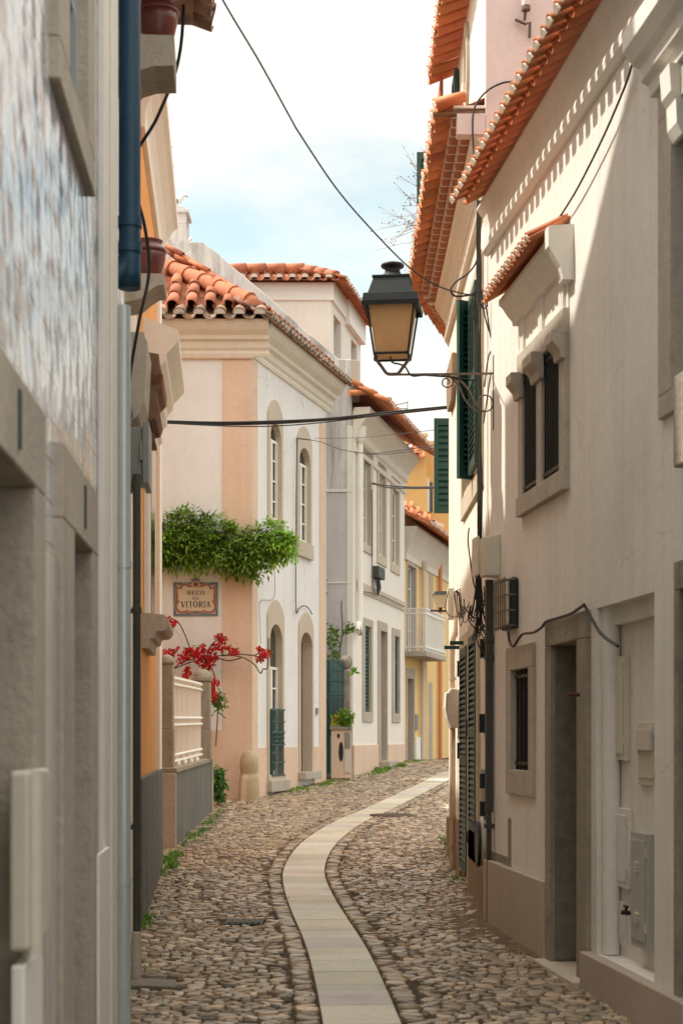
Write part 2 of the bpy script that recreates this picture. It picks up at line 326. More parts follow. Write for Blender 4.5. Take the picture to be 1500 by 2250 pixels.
def GZ(y):
    for (a, ea), (b, eb) in zip(ED, ED[1:]):
        if y <= b:
            k = max(0, (y - a) / (b - a)); return EYE - (ea + (eb - ea) * k)
    return EYE
def gpix(px, py):       # where a pixel's ray meets the ground
    d = 2.0
    while d < 80:
        if EYE - (py - CY) / F * d <= GZ(d): break
        d += .02
    return Vector(((px - CX) / F * d, d, GZ(d)))
def wall(mb, fr, u0, u1, z0, z1, holes=(), depth=.25, mi=0, rmi=None, bmi=None):
    us = sorted({u0, u1, *[min(max(h[k], u0), u1) for h in holes for k in (0, 1)]}); zs = sorted({z0, z1, *[min(max(h[k], z0), z1) for h in holes for k in (2, 3)]})
    for a, b in zip(us, us[1:]):
        for c, d in zip(zs, zs[1:]):
            um, zm = (a + b) / 2, (c + d) / 2
            if any(h[0] < um < h[1] and h[2] < zm < h[3] for h in holes): continue
            mb.quad(fr.P(a, 0, c), fr.P(b, 0, c), fr.P(b, 0, d), fr.P(a, 0, d), mi)
    for h in holes:
        a, b, c, d = h[:4]; dp = h[4] if len(h) > 4 else depth; r = rmi if rmi is not None else mi
        for (p, q) in (((a, c), (b, c)), ((b, c), (b, d)), ((b, d), (a, d)), ((a, d), (a, c))):
            mb.quad(fr.P(p[0], 0, p[1]), fr.P(q[0], 0, q[1]), fr.P(q[0], -dp, q[1]), fr.P(p[0], -dp, p[1]), r)
        if bmi is not None: mb.quad(fr.P(a, -dp, c), fr.P(b, -dp, c), fr.P(b, -dp, d), fr.P(a, -dp, d), bmi)
def body(mb, pts, z0, z1, mi=0, skip=(0,), top=True):
    k = len(pts)
    for i in range(k):
        if i in skip: continue
        a, b = pts[i], pts[(i + 1) % k]
        mb.quad((*a, z0), (*b, z0), (*b, z1), (*a, z1), mi)
    if top: mb.add([(*p, z1) for p in pts], [tuple(range(k))], mi)
def tiles(mb, O, e, s, ulen, slen, sp, course=.36, clip=None, jit=.012, seg=6, lift=.028, plug=None, pback=0.0, mi=0, pans=True, shade=.22, first=0):
    e = Vector(e).normalized(); s = Vector(s).normalized(); n = e.cross(s)
    if n.z < 0: n = -n
    O = Vector(O); nc = max(1, int(round(ulen / sp))); nr = max(1, int(math.ceil(slen / course))); sp = ulen / nc
    for i in range(nc + 1):
        for k in range(first, nr):
            for kind in (0, 1):
                if kind == 0 and i == nc: continue
                if kind == 1 and not pans: continue
                c = O + e * ((i + (.5 if kind == 0 else 0)) * sp + R.uniform(-jit, jit)) + s * (k * course)
                if clip and not clip(c + s * course * .4): continue
                r = sp * (.29 if kind == 0 else .30); vs = []
                s0 = -.05 + R.uniform(-jit, jit); s1 = course * 1.02
                v = 1 + R.uniform(-shade, shade); col = (v, v * (1 + R.uniform(-.08, .08)), v * (1 + R.uniform(-.12, .12)))
                for (ds, rr, up) in ((s0, r * 1.06, lift), (s1, r * .9, 0)):
                    for q in range(seg + 1):
                        th = math.pi * q / seg
                        if kind == 0: vs.append(c + s * ds + e * (rr * math.cos(th)) + n * (rr * math.sin(th) * .95 + up))
                        else: vs.append(c + s * (ds - .015 + (pback if k == first and ds == s0 else 0)) + e * (rr * math.cos(th)) + n * (-rr * math.sin(th) * .75 + up * .5))
                mb.add(vs, [(q, q + 1, seg + 2 + q, seg + 1 + q) for q in range(seg)], mi, True, col)
                if plug is not None and kind == 0 and k == first:
                    pl = [c + s * (s0 - .004) + e * (r * .98 * math.cos(math.pi * q / seg)) + n * (r * .94 * math.sin(math.pi * q / seg) + .02) for q in range(seg + 1)]
                    mb.add(pl, [tuple(range(seg + 1))], plug)
# ------------------------------------------------------------------ ground, paving, path
def left_x(y):
    if y < 8.9: return -.687 - .0514 * y
    if y < 17.2: return -1.62 - .0714 * (y - 13.0)
    if y < 19.4: return -2.3
    if y < 25.5: return -1.95 - .0067 * (y - 19.4)
    if y < 27.6: return -3.1
    if y < 33.5: return -1.52 + .264 * (y - 27.7)
    return .23 + .214 * (y - 33.5)
def right_x(y):
    if y < 13.24: return 1.47 - .1111 * (y - 10.8)
    if y < 18.6: return 1.22
    return 1.22 + .3 * (y - 18.6)
mb = MB()
ys = [-20, 0, 4, 7, 9, 11, 13.2, 15, 17.2, 19.4, 22, 25.4, 27.7, 30, 32.2, 34, 37, 40, 46, 60, 120, 300, 900]
xs = [-600, -60, -6, 0, 6, 60, 600]
for y in ys:
    for x in xs: mb.v.append((x, y, GZ(min(y, 300)) - .012))
for i in range(len(ys) - 1):
    for j in range(len(xs) - 1):
        a = i * len(xs) + j; mb.f.append((a, a + 1, a + 1 + len(xs), a + len(xs))); mb.mi.append(0); mb.sm.append(True); mb.c.append((1, 1, 1))
tag(build(mb, 'ground', 'dirt', recalc=False), None, None, kind='structure')
PL = [(715, 2250), (690, 2150), (665, 2060), (635, 2000), (617, 1950), (611, 1918), (618, 1893), (640, 1860), (665, 1836), (700, 1810), (760, 1779), (830, 1753), (880, 1735), (940, 1710), (990, 1689)]
PR = [(875, 2250), (840, 2150), (800, 2070), (765, 2020), (738, 1975), (722, 1935), (719, 1916), (728, 1890), (745, 1865), (775, 1840), (820, 1814), (866, 1790), (905, 1765), (955, 1732), (1000, 1704)]
cl = []
for a, b in zip(PL, PR):
    p, q = gpix(*a), gpix(*b); cl.append(((p.x + q.x) / 2, (p.y + q.y) / 2))
cl = [(cl[0][0] + (cl[0][0] - cl[1][0]) * 4, cl[0][1] - (cl[1][1] - cl[0][1]) * 4)] + cl + [(cl[-1][0] + 3.5, cl[-1][1] + 7)]
# smooth, then resample by arc length
def resample(pts, step):
    d = [0]
    for a, b in zip(pts, pts[1:]): d.append(d[-1] + math.hypot(b[0] - a[0], b[1] - a[1]))
    n = int(d[-1] / step); s = np.linspace(0, d[-1], n + 1)
    return np.stack([np.interp(s, d, [p[0] for p in pts]), np.interp(s, d, [p[1] for p in pts])], 1)
cl = resample(cl, .1)
for _ in range(60): cl[1:-1] = (cl[:-2] + cl[1:-1] * 2 + cl[2:]) / 4
PC = resample([tuple(p) for p in cl], .02); PW = .215
tan = np.gradient(PC, axis=0); tan /= np.linalg.norm(tan, axis=1)[:, None]; nor = np.stack([-tan[:, 1], tan[:, 0]], 1)
mb = MB(); i = 0
while i < len(PC) - 30:
    L = R.choice([11, 14, 17, 20, 24, 28]); j = min(i + L, len(PC) - 1); v = R.uniform(.78, 1.14); col = (v * R.uniform(.94, 1.04), v, v * R.uniform(.88, 1.14))
    dz = R.uniform(-.003, .003); rows = []
    ks = [i] + list(range(i + 4, j - 2, 4)) + [j]
    for k in ks:
        t_ = .004 if k == i else (-.004 if k == j else 0)
        y_off = tan[k] * t_
        for s_ in (-1, 1):
            p = PC[k] + nor[k] * PW * s_ + y_off
            rows.append((p[0], p[1], GZ(p[1]) + .006 + dz))
    m = len(ks)
    mb.add(rows + [(x, y, z - .05) for x, y, z in rows], [(2 * a, 2 * a + 1, 2 * a + 3, 2 * a + 2) for a in range(m - 1)] + [(2 * a, 2 * a + 2, 2 * m + 2 * a + 2, 2 * m + 2 * a) for a in range(m - 1)] + [(2 * a + 1, 2 * a + 3, 2 * m + 2 * a + 3, 2 * m + 2 * a + 1) for a in range(m - 1)] + [(0, 1, 2 * m + 1, 2 * m), (2 * m - 2, 2 * m - 1, 4 * m - 1, 4 * m - 2)], 0, False, col)
    i = j
tag(build(mb, 'path', 'slab', bevel=.004), None, None, kind='structure')
MAN = gpix(861, 1794); GRT = gpix(537, 2030)
mb = MB()
def stone(cx, cy, hx, hy, ang):
    ca, sa = math.cos(ang), math.sin(ang); k = 9; base = []
    pw = R.uniform(.36, .6)
    for q in range(k):
        th = 2 * math.pi * (q + R.uniform(-.22, .22)) / k
        c, s = math.cos(th), math.sin(th)
        x = hx * math.copysign(abs(c) ** pw, c) * R.uniform(.92, 1.04); y = hy * math.copysign(abs(s) ** pw, s) * R.uniform(.88, 1.06)
        base.append((x * ca - y * sa, x * sa + y * ca))
    z = GZ(cy) + R.uniform(-.004, .005); tx, ty = R.uniform(-.16, .16), R.uniform(-.22, .22); h = R.uniform(.008, .013)
    vs = []
    for sc_, zz in ((1.03, -.03), (1.0, .003), (.95, h * .85), (.82, h)):
        vs += [(cx + x * sc_, cy + y * sc_, z + zz + (x * tx + y * ty) * (1 if zz > 0 else 0)) for x, y in base]
    fs = [(r * k + q, r * k + (q + 1) % k, (r + 1) * k + (q + 1) % k, (r + 1) * k + q) for r in range(3) for q in range(k)] + [tuple(range(3 * k, 4 * k))]
    v = R.choice([.5, .65, .8, .95, 1.1, 1.35]) * R.uniform(.9, 1.1); wv = R.uniform(-.07, .09)
    mb.add(vs, fs, 0, True, (v * (1 + wv), v, v * (1 - wv)))
# courses that follow the path, then rows across the street
for side in (-1, 1):
    for row in range(1):
        k = 0
        while k < len(PC) - 8:
            ln = R.choice([2, 3, 3, 4]); kk = min(k + ln // 2, len(PC) - 1); hw = R.uniform(.055, .072)
            p = PC[kk] + nor[kk] * side * (PW + .012 + .07 + row * .145)
            if 7.6 < p[1] < 37: stone(p[0] + R.uniform(-.008, .008), p[1], hw, ln * .0098 - .004, R.uniform(-.1, .1) + math.atan2(nor[kk][1], nor[kk][0]))
            k += ln
py_ = PC[:, 1]
y = 7.7
while y < 42:
    h = R.uniform(.046, .074) if y < 22 else R.uniform(.07, .105)
    x = left_x(y) - .1 + R.uniform(0, .1); xr_ = min(right_x(y) + .12, 5.5)
    while x < xr_:
        wd = R.uniform(.06, .135) * (1 if y < 22 else 1.3); cx = x + wd / 2
        cy = y + .10 * mnoise.noise((cx * .9, y * .5, 1.3)) + .03 * mnoise.noise((cx * 3, y * 2, 5))
        dmin = np.hypot(PC[:, 0] - cx, PC[:, 1] - cy).min() if abs(np.interp(cy, py_, PC[:, 0]) - cx) < 1.6 else 9
        ok = dmin > PW + .16 + wd * .2
        if math.hypot((cx - MAN.x), (cy - MAN.y)) < .36: ok = False
        if abs(cx - GRT.x) < .18 and abs(cy - GRT.y) < .2: ok = False
        if -1.58 < cx < -1.0 and 10.05 < cy < 10.55: ok = False
        if R.random() < .025: ok = False
        if ok: stone(cx, cy, wd * .5 - .005, h * .5 - .0045, R.uniform(-.22, .22) + .25 * mnoise.noise((cx, y * .3, 9)))
        x += wd
    y += h
tag(build(mb, 'cobblestone_paving', 'cobble', recalc=False), None, None, kind='structure')
# ------------------------------------------------------------------ frames of the facades
R1 = Fr((1.47, 10.8), (-.1111, 1), 1); R2 = Fr((1.218, 13.245), (0, 1), 1); R2b = Fr((1.218, 18.6), (.24, 1), 1)
L1 = Fr((-.687, 0), (-.0514, 1), -1); L2 = Fr((-1.62, 13.0), (-.0714, 1), -1)
S1 = Fr((-1.52, 27.65), (1, 0), -1); S2 = Fr((-1.52, 27.65), (.264, 1), -1)
G1 = Fr((.23, 33.5), (1, 0), -1); G2 = Fr((.23, 33.5), (.214, 1), -1); H4 = Fr((1.53, 40), (.233, 1), -1)
def grow(b, g=.03): return (b[0] - g, b[1] + g, b[2] - g, b[3] + g)
def surround(par, fr, o, i, nf=.03, depth=.2, mat='stone', name='window', bevel=.006, sill=.0, label=None):
    mb = MB()
    mb.box(fr, o[0], o[1], -depth, nf, i[3], o[3]); mb.box(fr, o[0], o[1], -depth, nf + sill, o[2], i[2])
    mb.box(fr, o[0], i[0], -depth, nf, i[2], i[3]); mb.box(fr, i[1], o[1], -depth, nf, i[2], i[3])
    return build(mb, name, mat, par, bevel=bevel, label=label)
def doorframe(par, fr, o, i, nf=.03, depth=.25, mat='stone', name='door_frame', bevel=.008):
    mb = MB(); mb.box(fr, o[0], o[1], -depth, nf, i[3], o[3])
    mb.box(fr, o[0], i[0], -depth, nf, o[2], i[3]); mb.box(fr, i[1], o[1], -depth, nf, o[2], i[3])
    return build(mb, name, mat, par, bevel=bevel)
def casement(win, fr, i, n, bars=3, mat='paint', gl='glass'):
    mb = MB(); w_ = .045
    um = (i[0] + i[1]) / 2
    for (a, b) in ((i[0], um - .004), (um + .004, i[1])):
        mb.box(fr, a, a + w_, n, n + .04, i[2], i[3]); mb.box(fr, b - w_, b, n, n + .04, i[2], i[3])
        mb.box(fr, a + w_, b - w_, n, n + .04, i[2], i[2] + w_ * 1.5); mb.box(fr, a + w_, b - w_, n, n + .04, i[3] - w_, i[3])
        for k in range(1, bars): 
            z = i[2] + (i[3] - i[2]) * k / bars; mb.box(fr, a + w_, b - w_, n + .005, n + .03, z - .012, z + .012)
    build(mb, 'sash', mat, win)
    mb = MB(); mb.box(fr, i[0], i[1], n - .02, n - .008, i[2], i[3]); build(mb, 'pane', gl, win)
def panel(par, fr, i, n, mat, name='door_leaf', boards=4):
    mb = MB(); k = boards; wd = (i[1] - i[0]) / k
    for q in range(k): mb.box(fr, i[0] + q * wd + .003, i[0] + (q + 1) * wd - .003, n - .04, n, i[2], i[3])
    return build(mb, name, mat, par, bevel=.004)
def louver(par, fr, a, b, z0, z1, n, name='shutter', slat=.055, mat='green', rails=(0.0, .5, 1.0), t=.04):
    mb = MB(); w_ = .05
    mb.box(fr, a + .02, b - .02, n + .006, n + .012, z0 + .02, z1 - .02)
    mb.box(fr, a, a + w_, n, n + t, z0, z1); mb.box(fr, b - w_, b, n, n + t, z0, z1)
    for q in rails:
        z = z0 + (z1 - z0 - .08) * q; mb.box(fr, a + w_, b - w_, n, n + t, z, z + .08)
    z = z0 + .09
    while z < z1 - .09:
        mb.box8([fr.P(u, n + nn, z + zz) for u in (a + w_, b - w_) for nn, zz in ((.0, slat * .95), (.004, slat * 1.12), (t - .003, .0), (t + .001, .012))])
        z += slat
    return build(mb, name, mat, par)
# =================================================================== R1: white house at the right
hs = thing('white_house', 'low white house at the right with scalloped tile eave, twin barred window and stone doorway', 'house', R1.P(-1.5, -.5, GZ(9.5)))
tw1 = R1.bx(1156, 1188, 822, 1069); tw2 = R1.bx(1199, 1238, 782, 1036)
zt0 = R1.pix(1190, 1068)[1]; zt1 = R1.pix(1190, 792)[1]
tw1 = (tw1[0], tw1[1], zt0, zt1); tw2 = (tw2[0], tw2[1], zt0, zt1)
sw = R1.bx(1127, 1167, 1470, 1693); swo = R1.bx(1117, 1177, 1418, 1748)
dr = R1.bx(1219, 1277, 1413, 2120); dr = (dr[0], dr[1], .06, dr[3]); dro = R1.bx(1207, 1292, 1354, 2130); dro = (R1.pix(1298, 1500)[0], dro[1], .06, dro[3])
ni = R1.bx(1313, 1437, 1318, 2110); ni = (ni[0], R1.pix(1311, 1500)[0], .275, ni[3])
up = R1.bx(1468, 1560, 250, 980); up = (-4.6, R1.pix(1484, 500)[0], 3.4, 4.85)
lo = (-4.4, R1.pix(1503, 1800)[0], .1, 2.35)
mb = MB()
wall(mb, R1, -8, 2.44, -.3, 5.90, [grow(tw1), grow(tw2), grow(sw), (*grow(dr)[:2], -.1, dr[3] + .03), (*ni, .13), grow(up), grow(lo)], depth=.3)
mb.quad(*[R1.P(u, -.13, z) for u, z in ((ni[0], ni[2]), (ni[1], ni[2]), (ni[1], ni[3]), (ni[0], ni[3]))])
a, b = R1.P(-8, 0, 0), R1.P(2.44, 0, 0)
body(mb, [(a.x, a.y), (b.x, b.y), (8, b.y), (8, a.y)], -.3, 5.90)
build(mb, 'wall', 'white', hs, recalc=False)
mb = MB()     # rounded inner jamb of the niche
mb.tube([R1.P(ni[1] - .05, -.075, .28), R1.P(ni[1] - .05, -.075, ni[3])], .055, 12); mb.box(R1, ni[0], ni[1] - .1, -.13, -.075, ni[3] - .11, ni[3])
build(mb, 'niche_jamb', 'white', hs)
mb = MB()
mb.extr(R1, [(0, 5.50), (.03, 5.50), (.055, 5.53), (.06, 5.575), (.05, 5.61), (.028, 5.625), (.028, 5.66), (.034, 5.73), (.05, 5.8), (.065, 5.82), (.085, 5.85), (.10, 5.87), (.10, 5.885), (0, 5.885)], -4, 2.5, smooth=False)
build(mb, 'cornice', 'trimwhite', hs)
rf = MB(); sl_ = R1.P(0, -1, 0) - R1.P(0, 0, 0); sl_ = Vector((sl_.x * .87, sl_.y * .87, .5))
tiles(rf, R1.P(-4.2, .285, 5.85), R1.P(1, 0, 0) - R1.P(0, 0, 0), sl_, 6.5, 2.2, .172, course=.34, plug=1, jit=.004, shade=.12, pback=.12)
build(rf, 'roof', ['tile', 'mortar'], hs, solid=.014)
mb = MB(); q = [R1.P(-4, .05, 5.985), R1.P(2.5, .05, 5.985), R1.P(2.5, -1.7, 6.99), R1.P(-4, -1.7, 6.99)]
mb.add(q, [(0, 1, 2, 3)]); build(mb, 'roof_deck', 'brick', hs)
# plinths
mb = MB(); uc = R1.pix(1112, 1900)[0]; ud = R1.pix(1208, 1900)[0]
mb.box(R1, ud, uc - .004, .0, .05, -.2, .61); mb.box(R1, uc, 2.46, .0, .055, -.2, .615)
mb.box(R1, -8, dro[0] - .004, 0.0, .075, -.2, .275)
build(mb, 'plinth', 'basestone', hs, bevel=.006)
mb = MB(); mb.box(R1, R1.pix(1123, 1800)[0], R1.pix(1116, 1800)[0], 0, .003, .61, .98); mb.box(R1, R1.pix(1116, 1800)[0], 2.43, 0, .003, .61, .68)
build(mb, 'damp_patch', 'darkstone', hs)
# small barred window
wn = surround(hs, R1, swo, sw, nf=.025, depth=.17, mat='stone')
mb = MB(); mb.box(R1, sw[0], sw[1], -.30, -.045, sw[2], sw[3]); build(mb, 'pane', 'dark', wn)  # no glass: near-black block, the interior's darkness put into its colour
mb = MB()
for k in range(5):
    u = sw[0] + (sw[1] - sw[0]) * (k + .5) / 5; mb.tube([R1.P(u, -.02, sw[2] + .0), R1.P(u, -.02, sw[3])], .009, 6)
for z in (sw[2] + .05, sw[3] - .05): mb.box(R1, sw[0], sw[1], -.026, -.014, z - .012, z + .012)
build(mb, 'grille', 'iron', wn)
# doorway
df = doorframe(hs, R1, dro, dr, nf=.035, depth=.42, mat='darkstone')
mb = MB(); mb.box(R1, dr[0], dr[1], -.42, -.40, .06, dr[3]); mb.box(R1, dr[1] - .02, dr[1] - .0, -.4, .0, .1, dr[3]); mb.box(R1, dr[0], dr[1] - .02, -.40, -.39, 1.0, 1.02)
build(mb, 'door_leaf', 'greydoorstone', hs)
mb = MB(); mb.box(R1, dro[0] - .01, dro[1] + .0, -.3, .12, -.1, .085); build(mb, 'threshold', 'palestone', hs, bevel=.01)
mb = MB(); p = R1.pix(1275, 1527, .03); mb.tube([R1.P(p[0], .02, p[1]), R1.P(p[0], .11, p[1] + .004)], .012, 8); build(mb, 'bolt', 'door', hs)
# twin window with tiled hood
ou = (R1.pix(1251, 900)[0], R1.pix(1147, 900)[0]); um = ((tw1[0] + tw2[1]) / 2)
zs = R1.pix(1190, 1112)[1]
mb = MB(); d0 = .24
mb.box(R1, ou[0], ou[1], -d0, .05, zs, zt0)                       # sill
mb.box(R1, ou[0], tw2[0], -d0, .035, zt0, zt1 + .0); mb.box(R1, tw2[1], tw1[0], -d0, .035, zt0, zt1); mb.box(R1, tw1[1], ou[1], -d0, .035, zt0, zt1)
mb.box(R1, ou[0], ou[1], -d0, .045, zt1, zt1 + .17)
for (a, b) in ((ou[0] - .015, tw2[0] + .02), (tw2[1] - .06, tw1[0] + .06), (tw1[1] - .02, ou[1] + .015)):
    mb.extr(R1, [(.03, zt1 - .16), (.06, zt1 - .16), (.07, zt1 - .11), (.12, zt1 - .05), (.12, zt1 + .02), (.03, zt1 + .02)], a, b)
wn = build(mb, 'window', 'stone', hs, bevel=.006)
mb = MB()
for t_ in (tw1, tw2): mb.box(R1, t_[0], t_[1], -.3, -.012, t_[2], t_[3])
build(mb, 'pane', 'dark', wn)  # matte near-black fill stands in for the unlit room behind the bars
for t_ in (tw1, tw2):
    mb = MB()
    for k in range(7):
        u = t_[0] + (t_[1] - t_[0]) * (k + .5) / 7; mb.tube([R1.P(u, .012, zt0), R1.P(u, .012, zt1)], .009, 6)
    for z in (zt0 + .05, zt1 - .05): mb.box(R1, t_[0], t_[1], .005, .02, z - .013, z + .013)
    build(mb, 'grille', 'iron', wn)
z2 = zt1 + .17; hz = 4.84
mb = MB(); mb.box(R1, ou[0], ou[1], -.02, .012, z2, hz - .18)
for f_ in (0, .5, 1):
    u = ou[0] + .05 + (ou[1] - ou[0] - .22) * f_; 
    for q in range(3): mb.box(R1, u + q * .042, u + q * .042 + .034, .0, .035, z2, hz - .18)
mb.extr(R1, [(0, hz - .19), (.05, hz - .19), (.055, hz - .16), (.09, hz - .12), (.13, hz - .06), (.155, hz - .04), (.155, hz), (0, hz + .05)], ou[0] - .0, ou[1] + .1)
mb.extr(R1, [(0, hz - .29), (.07, hz - .29), (.09, hz - .21), (.15, hz - .11), (.17, hz - .08), (.17, hz + .05), (0, hz + .07)], ou[0] - .12, ou[0] + .0)
build(mb, 'window_hood', 'trimwhite', hs, bevel=.005)
mb = MB(); s_ = R1.P(0, -1, 0) - R1.P(0, 0, 0); s_ = Vector((s_.x * .85, s_.y * .85, .52))
tiles(mb, R1.P(ou[0] + .02, .205, hz + .03), R1.P(1, 0, 0) - R1.P(0, 0, 0), s_, ou[1] - ou[0] + .12, .3, .105, course=.3, jit=.004, plug=1)
build(mb, 'hood_tiles', ['tile', 'mortar'], hs, solid=.012)
# upper window at the right edge and its heavy hood
wn = surround(hs, R1, (up[0] - .2, R1.pix(1456, 600)[0], 3.28, 5.0), up, nf=.03, depth=.22, mat='stone')
casement(wn, R1, up, -.2, 4, 'bluepipe')
mb = MB(); ub = R1.pix(1478, 1000, .06)[0]
mb.box(R1, up[0] - .3, ub, .0, .06, R1.pix(1478, 1042)[1], R1.pix(1490, 838)[1]); build(mb, 'sill_block', 'darkstone', hs, bevel=.01)
mb = MB(); ue = -2.05
mb.extr(R1, [(0, 5.02), (.05, 5.02), (.06, 5.08), (.10, 5.10), (.11, 5.17), (.15, 5.19), (.18, 5.23), (.20, 5.25), (.20, 5.36), (.0, 5.36)], -5, ue)
mb.extr(R1, [(0, 4.66), (.02, 4.66), (.05, 4.72), (.055, 4.84), (.08, 4.88), (.09, 5.02), (0, 5.02)], ue - .46, ue - .3)
build(mb, 'window_hood', 'trimwhite', hs, bevel=.006)
df = doorframe(hs, R1, (lo[0] - .2, R1.pix(1491, 1800)[0], .1, 2.5), lo, nf=.03, depth=.25, mat='darkstone')
panel(hs, R1, lo, -.2, 'green')
# wall boxes in the niche
def cabinet(px0, px1, py0, py1, mat, name, label, cat, n0=-.13, t=.035, knob=True, lines=True, group=None, extra=None):
    b = R1.bx(px0, px1, py0, py1, n0)
    root = thing(name, label, cat, R1.P((b[0] + b[1]) / 2, n0, b[2]), group)
    mb = MB(); mb.box(R1, b[0], b[1], n0, n0 + t, b[2], b[3]); build(mb, 'casing', mat, root, bevel=.004)
    mb = MB(); m = .025; mb.box(R1, b[0] + m, b[1] - m, n0 + t, n0 + t + .008, b[2] + m * 1.6, b[3] - m * 1.6); build(mb, 'cover', mat, root, bevel=.003)
    if knob:
        mb = MB(); u, z = b[1] - .05, (b[2] + b[3]) / 2; mb.tube([R1.P(u, n0 + t, z), R1.P(u, n0 + t + .03, z)], .012, 8); build(mb, 'knob', 'tapepaint', root)
    for zz in (.15, .8):
        mb = MB(); z = b[2] + (b[3] - b[2]) * zz; mb.tube([R1.P(b[0] + .006, n0 + t + .004, z), R1.P(b[0] + .006, n0 + t + .004, z + .05)], .007, 8); build(mb, 'hinge', 'tapepaint', root)
    if extra: extra(root, b, n0 + t)
    return root
cabinet(1354, 1384, 1443, 1671, 'tapepaint', 'utility_cabinet', 'tall glossy cream cabinet door high in the wall niche, topmost of the boxes', 'cabinet')
def meter_x(root, b, n):
    mb = MB(); mb.box(R1, b[0] + .02, b[1] - .07, n + .008, n + .035, b[2] + (b[3] - b[2]) * .55, b[3] - .04); build(mb, 'window_flap', 'plasticbox', root, bevel=.004)
    mb = MB()
    for k in range(3): mb.box(R1, b[1] - .075, b[1] - .03, n + .008, n + .02, b[2] + .18 + k * .02, b[2] + .192 + k * .02)
    build(mb, 'vent', 'plasticbox', root)
cabinet(1408, 1446, 1587, 1726, 'plasticbox', 'electric_meter', 'squat cream meter box with a hinged flap in the wall niche', 'meter', knob=False, extra=meter_x, t=.02)
cabinet(1360, 1389, 1776, 1951, 'white', 'utility_cabinet', 'white cabinet door with a small knob low in the wall niche', 'cabinet', t=.03)
cabinet(1364, 1376, 1981, 2079, 'white', 'access_panel', 'narrow white access panel just above the niche sill', 'panel', t=.012, knob=False)
def gas_x(root, b, n):
    for zc in (.66, .22):
        mb = MB()
        for k in range(3): z = b[2] + (b[3] - b[2]) * zc + k * .022; mb.box(R1, (b[0] + b[1]) / 2 - .03, (b[0] + b[1]) / 2 + .03, n + .008, n + .02, z, z + .013)
        build(mb, 'vent', 'plasticbox', root)
cabinet(1411, 1447, 1830, 2083, 'greycab', 'gas_cabinet', 'tall grey gas cabinet with two small vents in the wall niche', 'cabinet', t=.07, knob=False, extra=gas_x)
b = R1.bx(1391, 1409, 1932, 2061, -.13); root = thing('wall_tap', 'small dark tap in a grey recess beside the grey gas cabinet', 'tap', R1.P((b[0] + b[1]) / 2, -.13, b[2]))
mb = MB(); mb.box(R1, b[0], b[1], -.13, -.124, b[2], b[3]); build(mb, 'recess', 'greybox', root)
mb = MB(); u, z = b[1], R1.pix(1395, 2011, -.1)[1]; mb.tube([R1.P(u - .09, -.124, z), R1.P(u - .02, -.08, z), R1.P(u, -.06, z - .0)], .014, 8); mb.tube([R1.P(u - .02, -.08, z), R1.P(u - .02, -.08, z + .035)], .009, 6); mb.box(R1, u - .05, u + .01, -.088, -.072, z + .03, z + .042)
build(mb, 'spout', 'iron', root)
# =================================================================== R2: house with the double tile eave
h2 = thing('corner_house', 'sunlit white corner house with green shutters and a double terracotta eave, wrapped in cables', 'house', Vector((2.5, 16.5, GZ(16.5))))
w1 = R2.bx(1052, 1066, 660, 1000); wz = (R2.pix(1050, 1040)[1], R2.pix(1050, 640)[1])
wu = (R2.pix(1060, 800)[0], R2.pix(1020, 800)[0]); WU = (wu[0], wu[1], wz[0], wz[1])
du = (R2.pix(1052, 1500)[0], R2.pix(1037, 1500)[0], .75, R2.pix(1040, 1400)[1])
dd = (R2.pix(1032, 1500)[0], R2.pix(1017, 1500)[0], .3, R2.pix(1024, 1425)[1])
mb = MB()
wall(mb, R2, 0, 5.355, -.2, 6.62, [grow(WU), grow(du), (*grow(dd)[:2], .2, dd[3] + .03)], depth=.2)
wall(mb, R2b, 0, 2.6, -.2, 6.62)
e2 = R2b.P(2.6, 0, 0)
mb.quad((1.218, 13.245, -.2), (7, 13.245, -.2), (7, 13.245, 6.62), (1.218, 13.245, 6.62))
mb.quad((e2.x, e2.y, -.2), (7, 23, -.2), (7, 23, 6.62), (e2.x, e2.y, 6.62)); mb.quad((7, 13.245, -.2), (7, 23, -.2), (7, 23, 6.62), (7, 13.245, 6.62))
mb.add([(1.218, 13.245, 6.62), (1.218, 18.6, 6.62), (e2.x, e2.y, 6.62), (7, 23, 6.62), (7, 13.245, 6.62)], [(0, 1, 2, 3, 4)])
build(mb, 'wall', 'sunwhite', h2, recalc=False)
prof = [(0, 6.10), (.05, 6.10), (.06, 6.13), (.05, 6.165), (.025, 6.175), (.03, 6.24), (.055, 6.33), (.10, 6.41), (.15, 6.46), (.16, 6.50), (.16, 6.53), (0, 6.53)]
mb = MB(); mb.extr(R2, prof, -.02, 5.35); mb.extr(R2b, prof, .02, 2.6); build(mb, 'cornice', 'cream', h2)
for fr_, a, b in ((R2, 0.0, 5.33), (R2b, .05, 2.55)):   # two stepped courses of brick with white joints
    mb = MB()
    for row, (n1, z0, z1) in enumerate(((.225, 6.535, 6.60), (.30, 6.625, 6.69))):
        k = int((b - a) / .2)
        for q in range(k):
            u = a + (b - a) * (q + .5 * (row % 2) * .5) / k
            mb.box(fr_, u + .008, u + (b - a) / k - .008, .1, n1, z0, z1, 0)
            mb.box(fr_, u - .008, u + .008, .1, n1 + .012, z0, z1 + .002, 1)
        mb.box(fr_, a, b, .05, n1 + .012, z1 + .002, z1 + .022, 1)
    build(mb, 'eave_course', ['brick', 'mortar'], h2)
mb = MB()
tiles(mb, R2.P(0.0, .40, 6.73), (0, 1, 0), (1, 0, .42), 5.5, .2, .235, course=.2, plug=1)
d_ = R2b.P(1, 0, 0) - R2b.P(0, 0, 0); s_ = R2b.P(0, -1, 0) - R2b.P(0, 0, 0); s_ = Vector((s_.x, s_.y, .42))
tiles(mb, R2b.P(.0, .40, 6.73), d_, s_, 2.6, 1.6, .235, course=.36, plug=1)
